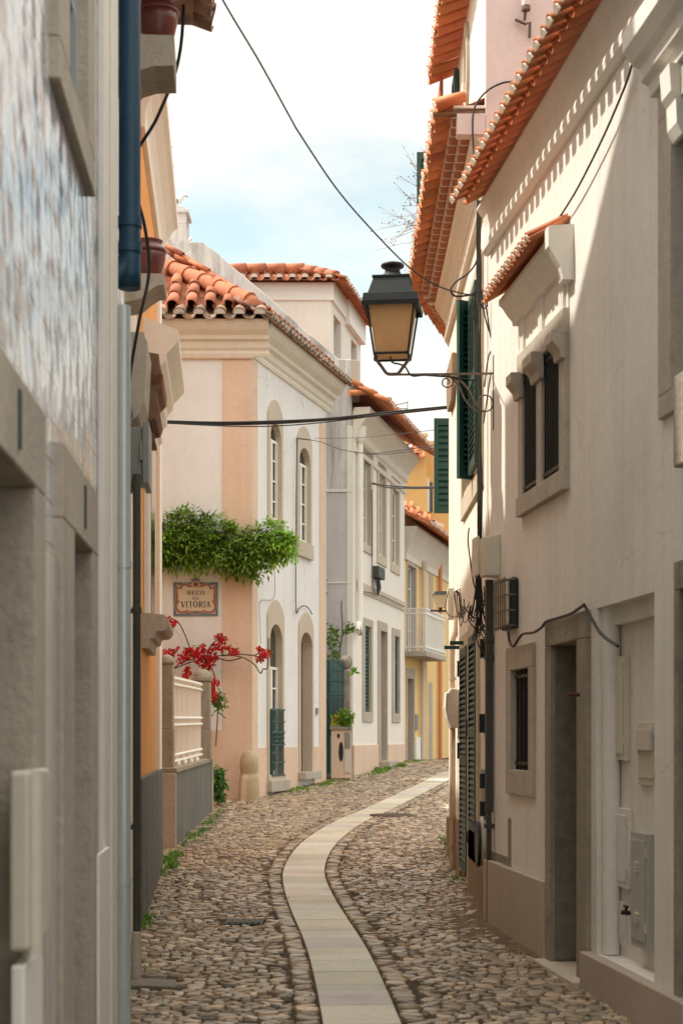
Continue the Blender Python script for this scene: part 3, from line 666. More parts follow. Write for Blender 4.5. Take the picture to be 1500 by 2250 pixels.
build(mb, 'roof', ['tile', 'mortar'], h2, solid=.014)
mb = MB(); mb.quad((.98, 13.3, 6.72), (.98, 18.7, 6.72), (3, 18.7, 7.57), (3, 13.3, 7.57)); q = [R2b.P(0, .2, 6.72), R2b.P(2.6, .2, 6.72), R2b.P(2.6, -2, 7.6), R2b.P(0, -2, 7.6)]; mb.add(q, [(0, 1, 2, 3)]); build(mb, 'roof_deck', 'brick', h2)
mb = MB(); mb.rbox((.93, 13.2, 6.46), (1.16, 13.32, 6.63)); build(mb, 'eave_end', 'pink', h2, bevel=.004)
mb = MB(); mb.tube([(.74, 13.28, 6.655), (1.17, 13.28, 6.66)], [.022, .03], 6); build(mb, 'eave_board', 'wood', h2)
# upper storey
mb = MB(); mb.quad((1.162, 13.2, 5.9), (7, 13.2, 5.9), (7, 13.2, 8.6), (1.162, 13.2, 8.6)); build(mb, 'end_wall', 'pink', h2, recalc=False)
mb = MB(); mb.rbox((1.164, 13.202, 6.3), (6.5, 18.45, 8.3)); build(mb, 'upper_wall', 'sunwhite', h2)
mb = MB(); tiles(mb, (.95, 13.3, 8.33), (0, 1, 0), (1, 0, .4), 3.4, .7, .23, course=.36, plug=1); build(mb, 'upper_roof', ['tile', 'mortar'], h2, solid=.014)
mb = MB(); c = W(1026, 150, 1.16 * 3600 / 276); 
mb.add([(1.15, c.y + .27 * math.cos(t) * (.55 if r else 1) , c.z + .42 * math.sin(t) * (.7 if r else 1)) for r in (0, 1) for t in np.linspace(0, 2 * math.pi, 24, endpoint=False)], [(i, (i + 1) % 24, 24 + (i + 1) % 24, 24 + i) for i in range(24)])
build(mb, 'oval_medallion', 'palestone', h2, solid=.03)
U = Fr((1.164, 13.202), (0, 1), 1)
louver(h2, U, 2.95, 3.4, 6.75, 8.2, .01, name='upper_shutter')
mb = MB(); mb.rbox((1.0, 16.6, 7.0), (1.03, 17.3, 8.28)); build(mb, 'roof_edge_tiles', 'tile', h2)
# shuttered windows of R2
wn = surround(h2, R2, (WU[0] - .14, WU[1] + .14, WU[2] - .2, WU[3] + .2), WU, nf=.03, depth=.16, mat='palestone')
mb = MB(); mb.box(R2, WU[0], WU[1], -.17, -.15, WU[2], WU[3]); build(mb, 'pane', 'glass', wn)
um_ = WU[0] + .55
louver(h2, R2, WU[0] + .02, WU[0] + .72, WU[2] + .02, WU[3] - .02, .03)
Sx = Fr(R2.P(WU[0] + .86, .03, 0)[:2], (-.75, -.5), 1); louver(h2, Sx, .0, .17, WU[2] + .0, WU[3] - .0, 0, mat='green')
mb = MB(); p0 = R2.pix(1028, 1070, .0); mb.box(R2, p0[0] - .3, p0[0] + .3, .0, .02, p0[1] - .16, p0[1] - .02); build(mb, 'sill_panel', 'palestone', h2)
wn = surround(h2, R2, (du[0] - .13, du[1] + .13, du[2] - .28, du[3] + .12), du, nf=.03, depth=.16, mat='palestone')
louver(h2, R2, du[0], du[1], du[2], du[3], .0)
df = doorframe(h2, R2, (dd[0] - .12, dd[1] + .12, .25, dd[3] + .14), dd, nf=.03, depth=.16, mat='palestone', name='door_frame')
louver(h2, R2, dd[0], dd[1], dd[2], dd[3], .0, name='louvred_door')
for k, (px, py) in enumerate(((1024, 1413), (1010, 1423))):
    mb = MB(); p = R2.pix(px, py); mb.box(R2, p[0] - .02, p[0] + .02, .0, .16, p[1] - .018, p[1] + .018); build(mb, 'hinge_arm', 'green', h2)
for (px, py) in ((1066, 1425), (1064, 1590), (1033, 1600), (1014, 1650), (1014, 1470)):
    mb = MB(); p = R2.pix(px, py); mb.box(R2, p[0] - .035, p[0] + .035, .0, .045, p[1] - .08, p[1] + .08); build(mb, 'hinge', 'iron', h2)
mb = MB(); poly = [(0, -.2), (5.36, -.2), (5.36, .5), (4.6, .62), (3.9, .56), (3.0, .72), (2.2, .66), (1.4, .9), (.8, .78), (0, .85)]
poly = [(u, max(z, 0) if z < 0 else z) for u, z in poly]; mb.prism(R2, [(0, -.1), (dd[0] - .13, -.1), (dd[0] - .13, .58), (3.2, .72), (2.4, .66), (1.5, .92), (.8, .78), (0, .85)], 0, .03)
mb.prism(R2, [(dd[1] + .13, -.1), (5.36, -.1), (5.36, .7), (dd[1] + .13, .76)], 0, .03)
build(mb, 'rough_base', 'roughbase', h2, bevel=.01)
Sb = Fr((1.43, 19.55), (-1, 0.03), 1); z = (EYE + (1620 - 1128) / 3600 * 19.5, EYE + (1620 - 920) / 3600 * 19.5)
louver(h2, Fr((1.10, 19.5), (1, .04), -1), 0, .34, z[0], z[1], 0, name='shutter', slat=.075)
mb = MB(); c = R2.pix(988, 845, .04); mb.prism(R2, [(c[0] - .45, c[1] - .1), (c[0] - .3, c[1] - .24), (c[0] + .3, c[1] - .24), (c[0] + .45, c[1] - .1), (c[0] + .45, c[1] + .25), (c[0] - .45, c[1] + .25)], 0, .05); 
build(mb, 'plaque', 'roughbase', h2, bevel=.012)
# =================================================================== L1: tiled house at the near left
h = thing('tiled_house', 'house faced in worn blue and white glazed tiles at the near left', 'house', L1.P(4, -.5, 0))
uw = (L1.pix(132, 100)[0], L1.pix(176, 100)[0], 3.92, 5.9); uwo = (5.42, 6.62, 3.78, 6.1)
dA = (3.9, L1.pix(54, 1200)[0], .02, 2.34); dAo = (3.7, L1.pix(76, 1000)[0], .02, 2.6)
dB = (L1.pix(143, 1300)[0], L1.pix(186, 1300)[0], .02, 2.34); dBo = (L1.pix(117, 1000)[0], L1.pix(197, 1050)[0], .02, 2.6)
mb = MB(); wall(mb, L1, 0.3, 8.4, -.1, 10.5, [grow(uw), (*grow(dA)[:2], -.05, dA[3] + .03), (*grow(dB)[:2], -.05, dB[3] + .03)], depth=.3)
a, b = L1.P(.3, 0, 0), L1.P(8.4, 0, 0)
body(mb, [(a.x, a.y), (b.x, b.y), (-6, b.y), (-6, a.y)], -.1, 10.5); build(mb, 'wall', 'azulejo', h, recalc=False)
wn = surround(h, L1, uwo, uw, nf=.035, depth=.2, mat='stone'); casement(wn, L1, uw, -.05, 4, 'silverpipe')
for o, i in ((dAo, dA), (dBo, dB)):
    df = doorframe(h, L1, o, i, nf=.035, depth=.3, mat='stone')
    mb = MB(); u = (i[0] + i[1]) / 2 if o is dBo else L1.pix(13, 900)[0]; mb.box(L1, u - .018, u + .018, .035, .042, 2.39, 2.55); build(mb, 'slot', 'green', df)
    mb = MB(); mb.box(L1, i[0], i[1], -.3, -.27, .02, i[3]); build(mb, 'door_leaf', 'paledoor' if o is dAo else 'greydoorstone', h)
mb = MB()
for a, b in ((dAo[1] + .01, dBo[0] - .01), (dBo[1] + .01, L1.pix(212, 1500)[0])):
    mb = MB(); mb.box(L1, a, b, 0, .012, -.05, 2.2 if a < 5.5 else 1.95); build(mb, 'marble_lining', 'marbleplinth', h)
mb = MB(); a = L1.pix(214, 1000)[0]; mb.box(L1, a, 7.75, 0, .03, -.05, 10.4); mb.box(L1, a + .25, a + .3, .03, .04, -.05, 10.4); build(mb, 'pilaster', 'trimwhite', h, bevel=.01)
mb = MB(); mb.box(L1, L1.pix(194, 2100)[0], L1.pix(219, 2100)[0] - .0, .03, .045, -.05, 1.12); build(mb, 'repair_patch', 'paint', h)
# =================================================================== L2a narrow cream house, L2b orange house
h = thing('cream_house', 'narrow cream house with stone brackets squeezed between the tiled and the orange house', 'house', L2.P(-2, -1, GZ(11)))
mb = MB(); wall(mb, L2, -4.1, -.05, -.1, 7.9); mb.prism(L2, [(-4.1, 7.9), (-.05, 7.9), (-.05, 8.15), (-2.15, 8.4), (-4.1, 10.1)], -3, .0); a, b = L2.P(-4.1, 0, 0), L2.P(-.05, 0, 0)
body(mb, [(a.x, a.y), (b.x, b.y), (-7, b.y), (-7, a.y)], -.1, 7.9); build(mb, 'wall', 'cream', h, recalc=False)
mb = MB(); mb.box(L2, -4.1, -3.0, 0, .03, 0, 5.5, 0); build(mb, 'wooden_trim', 'wood', h)
mb = MB(); prof = [(0, 4.62), (.10, 4.64), (.17, 4.70), (.22, 4.735), (.275, 4.745), (.275, 4.82), (0, 4.82)]; mb.extr(L2, [(n, z) for n, z in prof], -1.65, -1.25); build(mb, 'bracket', 'stone', h, bevel=.01)
mb = MB(); mb.extr(L2, [(0, 5.24), (.12, 5.26), (.22, 5.34), (.30, 5.365), (.41, 5.37), (.41, 5.54), (0, 5.54)], -3.85, -3.45); build(mb, 'bracket', 'stone', h, bevel=.01)
mb = MB(); mb.extr(L2, [(0, 3.60), (.06, 3.64), (.13, 3.70), (.17, 3.8), (.19, 4.18), (.17, 4.2), (.17, 4.24), (0, 4.24)], -2.35, -1.75); build(mb, 'stone_corbel', 'stone', h, bevel=.012)
mb = MB(); mb.extr(L2, [(0, 3.74), (.22, 3.8), (.24, 3.85), (.22, 3.98), (.26, 4.02), (.26, 4.1), (.24, 4.16), (.24, 4.24), (0, 4.28)], -1.74, -1.0, 0); mb.extr(L2, [(0, 4.0), (.265, 4.03), (.27, 4.1), (0, 4.12)], -1.74, -.98, 1); mb.box(L2, -1.6, -1.0, 0, .2, 3.70, 3.72, 0); build(mb, 'tiled_ledge', ['wood', 'brick'], h, bevel=.01)
mb = MB(); o = L2.P(-4.05, .56, 5.97); s_ = L2.P(0, -1, 0) - L2.P(0, 0, 0); tiles(mb, o, L2.P(1, 0, 0) - L2.P(0, 0, 0), (s_.x, s_.y, .35), 1.0, .6, .2, course=.33); mb.box(L2, -4.05, -3.1, .0, .5, 5.93, 5.95, 0); build(mb, 'canopy', 'oldtile', h, solid=.015)
h = thing('orange_house', 'deep orange plastered house with cream mouldings and a grey roughcast base', 'house', L2.P(2, -1, GZ(15)))
ow = (L2.pix(318, 1200)[0], L2.pix(329, 1200)[0], 2.55, 4.1)
mb = MB(); wall(mb, L2, -.04, 4.22, 0, 6.95); a, b = L2.P(-.04, 0, 0), L2.P(4.22, 0, 0)
body(mb, [(a.x, a.y), (b.x, b.y), (-8, b.y), (-8, a.y)], 0, 6.95); mb.rbox((-10, 17.25, 0), (-4.7, 27.4, 9.2)); build(mb, 'wall', 'orange', h, recalc=False)  # the box is an unseen rear wing, added to shade the lane
mb = MB(); zp = L2.pix(325, 1700)[1]; mb.box(L2, .0, 4.24, 0, .045, .05, zp); build(mb, 'base', 'greyplinth', h, bevel=.008)
mb = MB(); mb.box(L2, L2.pix(343.5, 1300)[0], 4.24, 0, .035, zp, 6.4); build(mb, 'corner_strip', 'paint', h)
mb = MB(); b = L2.bx(315, 330.5, 940, 1385); mb.box(L2, b[0], b[1], 0, .05, b[2], b[3]); wn = build(mb, 'window', 'trimwhite', h, bevel=.01)
mb = MB(); mb.box(L2, b[0] + .3, b[1] - .3, .05, .055, b[2] + .1, b[3] - .1); build(mb, 'pane', 'glass', wn)
zc = L2.pix(335, 1418)[1]
mb = MB(); mb.extr(L2, [(0, zc - .14), (.06, zc - .14), (.07, zc - .06), (.11, zc - .05), (.12, zc + .0), (.19 , zc + .01), (.225, zc + .05), (.225, zc + .1), (.19, zc + .14), (.0, zc + .16)], .7, 2.0); build(mb, 'window_sill', 'stone', h, bevel=.012)
zh = 4.72
mb = MB(); mb.extr(L2, [(0, zh - .35), (.04, zh - .35), (.05, zh - .28), (.085, zh - .25), (.09, zh - .12), (.13, zh - .08), (.14, zh + .02), (.19, zh + .08), (.20, zh + .14), (.25, zh + .19), (.3, zh + .25), (.3, zh + .34), (0, zh + .45)], .9, 3.0); build(mb, 'window_hood', 'trimwhite', h, bevel=.01)
mb = MB(); mb.extr(L2, [(0, 6.6), (.04, 6.6), (.05, 6.75), (.09, 6.85), (.16, 6.95), (.2, 6.98), (.2, 7.1), (0, 7.2)], .4, 4.3); build(mb, 'cornice', 'trimwhite', h)
mb = MB(); e_ = L2.P(1, 0, 0) - L2.P(0, 0, 0); s_ = L2.P(0, -1, 0) - L2.P(0, 0, 0); tiles(mb, L2.P(-.05, .1, 7.15), e_, (s_.x, s_.y, .4), 4.3, 2.2, .25); build(mb, 'roof', 'oldtile', h, solid=.015)
mb = MB(); q = [L2.P(-.05, 0, 7.1), L2.P(4.25, 0, 7.1), L2.P(4.25, -2.4, 8.05), L2.P(-.05, -2.4, 8.05)]; mb.add(q, [(0, 1, 2, 3)]); build(mb, 'roof_deck', 'brick', h)
# =================================================================== garden wall and gate
def at(px, py, d): return W(px, py, d)
gw = thing('garden_wall', 'low grey rendered garden wall with dark stone coping in front of the sign house', 'wall', (-2.1, 22.4, GZ(22.4)))
GW = Fr((-1.955, 19.4), (-.0067, 1), -1)
mb = MB(); zt = EYE - (1688 - 1620) / 3600 * 19.4; ztf = EYE - (1665 - 1620) / 3600 * 25.4
mb.prism(GW, [(0.0, -.1), (6.0, .2), (6.0, ztf - .06), (0.0, zt - .06)], -.24, -.02); build(mb, 'render', 'greyplinth', gw, bevel=.01)
mb = MB(); mb.prism(GW, [(-.02, zt - .06), (6.05, ztf - .06), (6.05, ztf), (-.02, zt)], -.26, .01); build(mb, 'coping', 'darkstone', gw, bevel=.01)
mb = MB(); mb.prism(GW, [(-.03, -.1), (.04, -.1), (.04, zt - .06), (-.03, zt - .06)], -.25, .0); mb.prism(GW, [(5.95, 0), (6.06, 0), (6.06, ztf - .05), (5.95, ztf - .05)], -.25, .008); build(mb, 'end_block', 'stone', gw, bevel=.012)
def pier(px0, px1, pyt, pyb, d, label, ball=False):
    a, b = W(px0, pyb, d), W(px1, pyt, d); wd = b.x - a.x; c = ((a.x + b.x) / 2, d + wd * .5)
    r = thing('stone_pier', label, 'pillar', (c[0], c[1], a.z), 'stone piers of the garden gate')
    fr = Fr((c[0], c[1]), (1, 0), -1); z0, z1 = a.z, b.z
    zb = z0 + (z1 - z0) * .34
    mb = MB(); mb.box(fr, -wd * .5, wd * .5, -wd * .5, wd * .5, z0, zb); mb.box(fr, -wd * .45, wd * .45, -wd * .45, wd * .45, zb, z1 - wd * .62); build(mb, 'shaft', 'darkstone', r, bevel=.012)
    mb = MB(); zc = z1 - wd * .62; mb.box(fr, -wd * .52, wd * .52, -wd * .52, wd * .52, zc, zc + wd * .22)
    prof = [(wd * .5 * math.cos(t), zc + wd * .22 + wd * .42 * math.sin(t)) for t in np.linspace(0, 1.5, 7)]
    mb.lathe((c[0], c[1], 0), prof, 16); build(mb, 'cap', 'darkstone', r, bevel=.01)
pier(347, 381, 1438, 1688, 19.6, 'nearer of the two round capped stone piers flanking the white gate')
pier(420, 463, 1470, 1672, 24.6, 'farther round capped stone pier, right of the white gate panel')
gt = thing('white_gate', 'white painted iron gate panel of thin bars between two stone piers', 'gate', W(410, 1672, 22))
p0, p1 = W(378, 1690, 20.3), W(441, 1668, 23.9)
GP = Fr((p0.x, p0.y), (p1.x - p0.x, p1.y - p0.y), -1); Lg = math.hypot(p1.x - p0.x, p1.y - p0.y)
zt0_, zt1_ = EYE + (1620 - 1484) / 3600 * 20.3, EYE + (1620 - 1500) / 3600 * 23.9; zb0_, zb1_ = EYE - (1680 - 1620) / 3600 * 20.3, EYE - (1663 - 1620) / 3600 * 23.9
mb = MB()
for q in range(24):
    k = (q + .5) / 24; mb.tube([GP.P(Lg * k, 0, zb0_ + (zb1_ - zb0_) * k), GP.P(Lg * k, 0, zt0_ + (zt1_ - zt0_) * k)], .008, 6)
build(mb, 'bars', 'paint', gt)
mb = MB()
for f_ in (.03, .10, .44, .52, .90, .97):
    mb.tube([GP.P(Lg * k, .012, (zb0_ + (zb1_ - zb0_) * k) * (1 - f_) + (zt0_ + (zt1_ - zt0_) * k) * f_) for k in (0, .5, 1)], .02, 6)
build(mb, 'rails', 'paint', gt)
for q in range(4):
    k = (q + .6) / 4.6; c = GP.P(Lg * k, 0, 0); mb = MB(); z0 = zt + (ztf - zt) * ((c.y - 19.4) / 6); mb.lathe((c.x, c.y, z0), [(.05, 0), (.055, .03), (.03, .07), (.015, .11), (.012, max(.13, zb0_ + (zb1_ - zb0_) * k - z0))], 10); build(mb, 'foot', 'paint', gt)
# =================================================================== sign house
h = thing('sign_house', 'white house with peach corner bands, arched windows, old hipped roof and a street sign', 'house', (-2.5, 29.5, GZ(28)))
SZ1 = 8.02
def arch(u0, u1, z0, zs, rise, k=9, sh=1.0):
    m, r = (u0 + u1) / 2, (u1 - u0) / 2
    return [(u0, z0)] + [(m - r * math.cos(t), zs + rise * math.sin(t) ** sh) for t in np.linspace(0, math.pi, k)] + [(u1, z0)]
def s2box(*a): return S2.bx(*a)
A_ = dict(w1u=s2box(591, 615, 930, 1144), w2u=s2box(655, 679, 985, 1193), w1l=s2box(590, 617, 1372, 1702), dl=s2box(658, 683, 1390, 1696))
mb = MB()
wall(mb, S1, -5, 0, 0, SZ1 + .6); wall(mb, S2, 0, 4.72, 0, SZ1 + .6, [grow(A_['w1u'], .06), grow(A_['w2u'], .06), grow(A_['w1l'], .06), grow(A_['dl'], .06)], depth=.3)
e_ = S2.P(4.72, 0, 0); mb.quad((e_.x, e_.y, 0), (e_.x - 5, e_.y + 1, 0), (e_.x - 5, e_.y + 1, SZ1 + .6), (e_.x, e_.y, SZ1 + .6))
mb.add([(-6.5, 27.65, SZ1 + .6), (-1.52, 27.65, SZ1 + .6), (e_.x, e_.y, SZ1 + .6), (-6.5, 33, SZ1 + .6)], [(0, 1, 2, 3)])
build(mb, 'wall', 'signwhite', h, recalc=False)
mb = MB(); zb = S1.pix(450, 1605)[1]; ub = S1.pix(489, 1200)[0]
mb.box(S1, ub, 0.012, 0, .014, zb, SZ1 - .05); mb.box(S1, -5, .012, 0, .014, .2, zb); build(mb, 'corner_band', 'peach', h)
mb = MB(); u1 = S2.pix(564, 1200)[0]; z2 = S2.pix(640, 1642)[1]; 
mb.box(S2, 0, u1, 0, .016, z2, SZ1 - .05); u9 = S2.pix(701, 1200)[0]; mb.box(S2, u9, 4.72, 0, .016, z2, SZ1 - .3)
for a, b in ((0, A_['w1l'][0] - .14), (A_['w1l'][1] + .14, A_['dl'][0] - .12), (A_['dl'][1] + .12, 4.72)): mb.box(S2, a, b, 0, .017, .2, z2)
build(mb, 'side_band', 'peach', h)
def archwin(key, name, rise, fw, top, sillh, proud=.03, depth=.2):
    i = A_[key]; k = 11
    inner = arch(i[0], i[1], i[2], i[3] - rise, rise, k); outer = arch(i[0] - fw, i[1] + fw, i[2] - (sillh if name == 'window' else 0), i[3] + top * .45, top, k, 1.6)
    mb = MB(); mb.ring(S2, outer, inner, 0, proud, -depth, 0)
    if sillh: mb.box(S2, i[0] - fw - .02, i[1] + fw + .02, -depth, proud + .03, i[2] - sillh, i[2])
    wn = build(mb, name, 'palestone', h, bevel=.004); return wn, i, inner
for key, sill in (('w1u', .1), ('w2u', .28)):
    wn, i, inner = archwin(key, 'window', .28, .11, .28, sill)
    casement(wn, S2, (i[0], i[1], i[2], i[3] - .28), -.09, 4); mb = MB(); mb.prism(S2, [(u, z) for u, z in inner if z > i[3] - .3], -.1, -.09); build(mb, 'fanlight', 'glass', wn)
wn, i, inner = archwin('w1l', 'window', .3, .12, .3, .12)
casement(wn, S2, (i[0], i[1], i[2], i[3] - .75), -.10, 5); mb = MB(); mb.prism(S2, [(i[0], i[3] - .75)] + [(u, z) for u, z in inner if z > i[3] - .4] + [(i[1], i[3] - .75)], -.11, -.10); build(mb, 'fanlight', 'glass', wn)
mb = MB(); gz0, gz1 = S2.pix(605, 1704)[1], S2.pix(607, 1560)[1]
for q in range(7):
    u = i[0] + (i[1] - i[0]) * (q + .5) / 7; mb.tube([S2.P(u, .06, gz0), S2.P(u, .06, gz1)], .012, 6)
    for f_ in (.50, .57, .63): mb.lathe(S2.P(u, .06, gz0 + (gz1 - gz0) * f_ - .02), [(.014, 0), (.028, .02), (.014, .04)], 8)
for f_ in (0, .2, .47, .66, .82, 1.0): z = gz0 + (gz1 - gz0) * f_; mb.box(S2, i[0] - .02, i[1] + .04, .05, .07, z - .014, z + .014)
mb.box(S2, i[0] - .02, i[0], 0, .07, gz0, gz1)
build(mb, 'grille', 'green', wn)
wn, i, inner = archwin('dl', 'door_frame', .26, .1, .26, 0, depth=.3)
mb = MB(); mb.prism(S2, inner, -.3, -.17); build(mb, 'door_leaf', 'door', h)
mb = MB(); mb.box(S2, i[0] - .15, i[1] + .2, -.2, .16, i[2] - .14, i[2]); build(mb, 'doorstep', 'stone', h, bevel=.012)
mb = MB(); mb.box(S2, A_['w1l'][0] - .16, A_['w1l'][1] + .2, 0, .12, A_['w1l'][2] - .3, A_['w1l'][2] - .1); build(mb, 'step', 'stone', h, bevel=.012)
mb = MB(); p = S2.pix(694, 1563); mb.box(S2, p[0] - .05, p[0] + .05, .0, .04, p[1] - .06, p[1] + .06); build(mb, 'bell_box', 'greybox', h)
# cornice
pr = [(0, SZ1), (.03, SZ1), (.05, SZ1 + .05), (.03, SZ1 + .08), (.03, SZ1 + .1), (.07, SZ1 + .14), (.09, SZ1 + .24), (.16, SZ1 + .27), (.17, SZ1 + .33), (.27, SZ1 + .40), (.32, SZ1 + .46), (.34, SZ1 + .52), (.34, SZ1 + .56), (0, SZ1 + .56)]
mb = MB(); mb.extr(S1, pr, -5, 0.30); mb.extr(S2, pr, .03, 5.0); build(mb, 'cornice', 'cream', h)
mb = MB(); mb.box(S1, -5, 0.03, 0, .055, SZ1 - .035, SZ1 - .003); build(mb, 'cornice_band', 'peach', h)
# roof: two slopes meeting at a hip
EZ2 = SZ1 + .63; ex, ey = -1.10, 27.22
slp = Vector((0, .82, .57)).normalized()
def cl1(c):   # keep tiles left of the hip
    return (c.x - ex + .34) + (c.y - ey - .2) * 1.05 < .02
mb = MB(); tiles(mb, (-4.6, ey + .32, EZ2 + .22), (1, 0, 0), slp, 3.5, 2.7, .315, course=.45, clip=cl1, lift=.018, seg=8); build(mb, 'front_roof', 'rooftile', h, solid=.016)
mb = MB(); tiles(mb, (-4.5, ey, EZ2 - .02), (1, 0, 0), (0, .9, .42), 3.3, .4, .33, course=.42, plug=1, shade=.35); build(mb, 'eave_tiles', ['oldtile', 'oldmortar'], h, solid=.016)
d2 = S2.P(1, 0, 0) - S2.P(0, 0, 0); s2 = S2.P(0, -1, 0) - S2.P(0, 0, 0)
mb = MB(); o = S2.P(-.25, .40, EZ2 - .04); tiles(mb, o, d2, (s2.x * .82, s2.y * .82, .5), 5.3, .7, .2, course=.36, plug=1, shade=.3); build(mb, 'side_eave', ['oldtile', 'oldmortar'], h, solid=.016)
def cl2(c): return (c.x - ex + .34) + (c.y - ey - .2) * 1.05 > .1
mb = MB(); tiles(mb, S2.P(-.25, .40, EZ2 + .02) + Vector((s2.x * .3, s2.y * .3, .22)), d2, (s2.x * .82, s2.y * .82, .57), 5.0, 2.4, .28, course=.36, clip=cl2); build(mb, 'side_roof', 'rooftile', h, solid=.016)
mb = MB()
for k in range(9):
    a = Vector((ex - .44 - .285 * k, ey + .34 + .27 * k, EZ2 + .29 + .185 * k)); b = a + Vector((-.31, .29, .2)); v = R.uniform(.85, 1.15)
    mb.tube([a, b], [.155, .125], 12, col=(v, v, v))
mb.lathe((ex - .43, ey + .36, EZ2 + .12), [(.16, 0), (.18, .12), (.12, .24), (.04, .28)], 12)
build(mb, 'hip_tiles', 'rooftile', h)
mb = MB(); c0 = Vector((ex - .1, ey + .1, EZ2 - .08)); mb.add([c0, (-4.6, ey + .1, EZ2 - .08), (-4.6, ey + 2.6, EZ2 + 1.60), (ex - 2.6, ey + 2.6, EZ2 + 1.60)], [(0, 1, 2, 3)])
q = S2.P(5, .3, EZ2 - .02); mb.add([c0, q, q + Vector((-2.4, 1, 1.7)), (ex - 2.6, ey + 2.6, EZ2 + 1.76)], [(0, 1, 2, 3)])
mb.quad(S2.P(-.2, .38, EZ2 - .07), S2.P(5, .38, EZ2 - .07), S2.P(5, -.2, EZ2 - .065), S2.P(-.2, -.2, EZ2 - .065)); build(mb, 'roof_deck', 'wood', h)
# =================================================================== H3 white house with stained gable and dormer
h = thing('gabled_house', 'tall white house beyond the iron gate with a stained gable parapet and a roof dormer', 'house', (1, 37, GZ(36)))
def gp(px, py): return G1.pix(px, py)
poly = [gp(*p) for p in ((773, 862), (773, 789), (743, 788), (703, 753), (653, 710), (603, 663), (555, 622), (507, 582), (475, 553), (445, 531), (300, 532))]
mb = MB(); mb.prism(G1, [(-.006, 6.6)] + [(min(u, -.006), z) for u, z in poly] + [(poly[-1][0], 6.6)], -.34, .0); build(mb, 'gable_parapet', 'parapet', h, bevel=.02)
mb = MB(); zg = 8.7
ua = [gp(772, 862)[0], ]
q0 = dict(a=G2.bx(797, 811.5, 1009, 1197), b=G2.bx(831, 844.5, 1045, 1222), c=G2.bx(860, 874, 1077, 1240), d=G2.bx(799, 813, 1377, 1565), e=G2.bx(834, 848, 1388, 1672), f=G2.bx(865, 875, 1399, 1568))
wall(mb, G2, 0, 6.16, .2, 8.3, [grow(v, .02) for v in q0.values()], depth=.3); build(mb, 'wall', 'trimwhite', h, recalc=False)
mb = MB(); wall(mb, G1, -6, -.002, .2, 6.598); e_ = G2.P(6.16, 0, 0); mb.quad((e_.x, e_.y, .2), (-3, 40, .2), (-3, 40, 8.3), (e_.x, e_.y, 8.3)); mb.add([(.23, 33.55, 8.28), (e_.x, e_.y, 8.28), (-3, 40, 8.28), (-6, 33.55, 8.28)], [(0, 1, 2, 3)])
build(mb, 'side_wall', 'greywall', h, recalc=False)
mb = MB()
for a in ((707, 771, 1075, 1081), (707, 771, 1279, 1282)): b = G1.bx(*a); mb.box(G1, b[0], b[1], 0, .02, b[2], b[3])
b = G1.bx(762, 771, 935, 1600); mb.box(G1, b[0], -.004, .0, .012, b[2], b[3]); build(mb, 'side_ledge', 'trimwhite', h)
for k, o in (('a', (793, 817, 985, 1215)), ('b', (827, 847.5, 1020, 1242)), ('c', (857, 876.5, 1052, 1260))):
    wn = surround(h, G2, G2.bx(*o), q0[k], nf=.03, depth=.2, mat='palestone'); casement(wn, G2, q0[k], -.10, 3)
for k, o in (('d', (795, 817, 1360, 1587)), ('f', (860, 877, 1382, 1588))):
    wn = surround(h, G2, G2.bx(*o), q0[k], nf=.03, depth=.14, mat='stone'); louver(wn, G2, q0[k][0], q0[k][1], q0[k][2], q0[k][3], -.07, name='shutter', slat=.08, rails=(0, .68, 1))
doorframe(h, G2, (*G2.bx(829, 849, 1367, 1675)[:2], .8, G2.bx(829, 849, 1367, 1675)[3]), q0['e'], nf=.03, depth=.3)
mb = MB(); mb.box(G2, q0['e'][0], q0['e'][1], -.3, -.27, .8, q0['e'][3]); build(mb, 'door_leaf', 'greydoorstone', h)
mb = MB(); b = q0['e']; mb.box(G2, b[0] - .15, b[1] + .25, 0, .25, .7, b[2]); build(mb, 'doorstep', 'stone', h, bevel=.02)
zpl = G2.pix(830, 1637)[1]; mb = MB()
for a, b in ((0, q0['e'][0] - .15), (q0['e'][1] + .15, 6.16)): mb.box(G2, a, b, 0, .03, .3, zpl)
build(mb, 'plinth', 'peach', h)
mb = MB(); b = G2.pix(845, 1325)[1]; mb.box(G2, .4, 6.16, 0, .02, b, b + .22); build(mb, 'string_course', 'palestone', h)
cz = G2.pix(850, 1000)[1]; zc = cz - .25
pr = [(0, zc - .3), (.04, zc - .3), (.06, zc - .22), (.03, zc - .2), (.03, zc - .05), (.08, zc), (.1, zc + .15), (.2, zc + .3), (.3, zc + .42), (.34, zc + .5), (.34, zc + .6), (0, zc + .6)]
mb = MB(); mb.extr(G2, pr, .1, 6.2); build(mb, 'cornice', 'cream', h)
d2 = G2.P(1, 0, 0) - G2.P(0, 0, 0); s2 = G2.P(0, -1, 0) - G2.P(0, 0, 0)
ZE = zc + .68
mb = MB(); tiles(mb, G2.P(-.05, .72, ZE - .02), d2, (s2.x * .85, s2.y * .85, .5), 6.5, 2.6, .2, plug=1); build(mb, 'roof', ['tile', 'mortar'], h, solid=.016)
mb = MB(); mb.add([G2.P(0, .25, ZE + .2), G2.P(6.4, .25, ZE + .2), G2.P(6.4, -3.2, ZE + 1.9), G2.P(0, -3.2, ZE + 1.9)], [(0, 1, 2, 3)]); build(mb, 'roof_deck', 'brick', h)
p = G2.pix(768, 861, .3); mb = MB(); a, b = W(767, 864, 33.3), W(820, 860, 33.6); mb.tube([a, b], .06, 8); build(mb, 'verge_tiles', 'tile', h)
mb = MB(); a = W(743, 860, 33.5); b = W(771, 790, 33.5); mb.rbox((b.x + .0, 33.52, a.z), (b.x + .18, 34.6, b.z)); build(mb, 'parapet_end', 'palestone', h, bevel=.01)
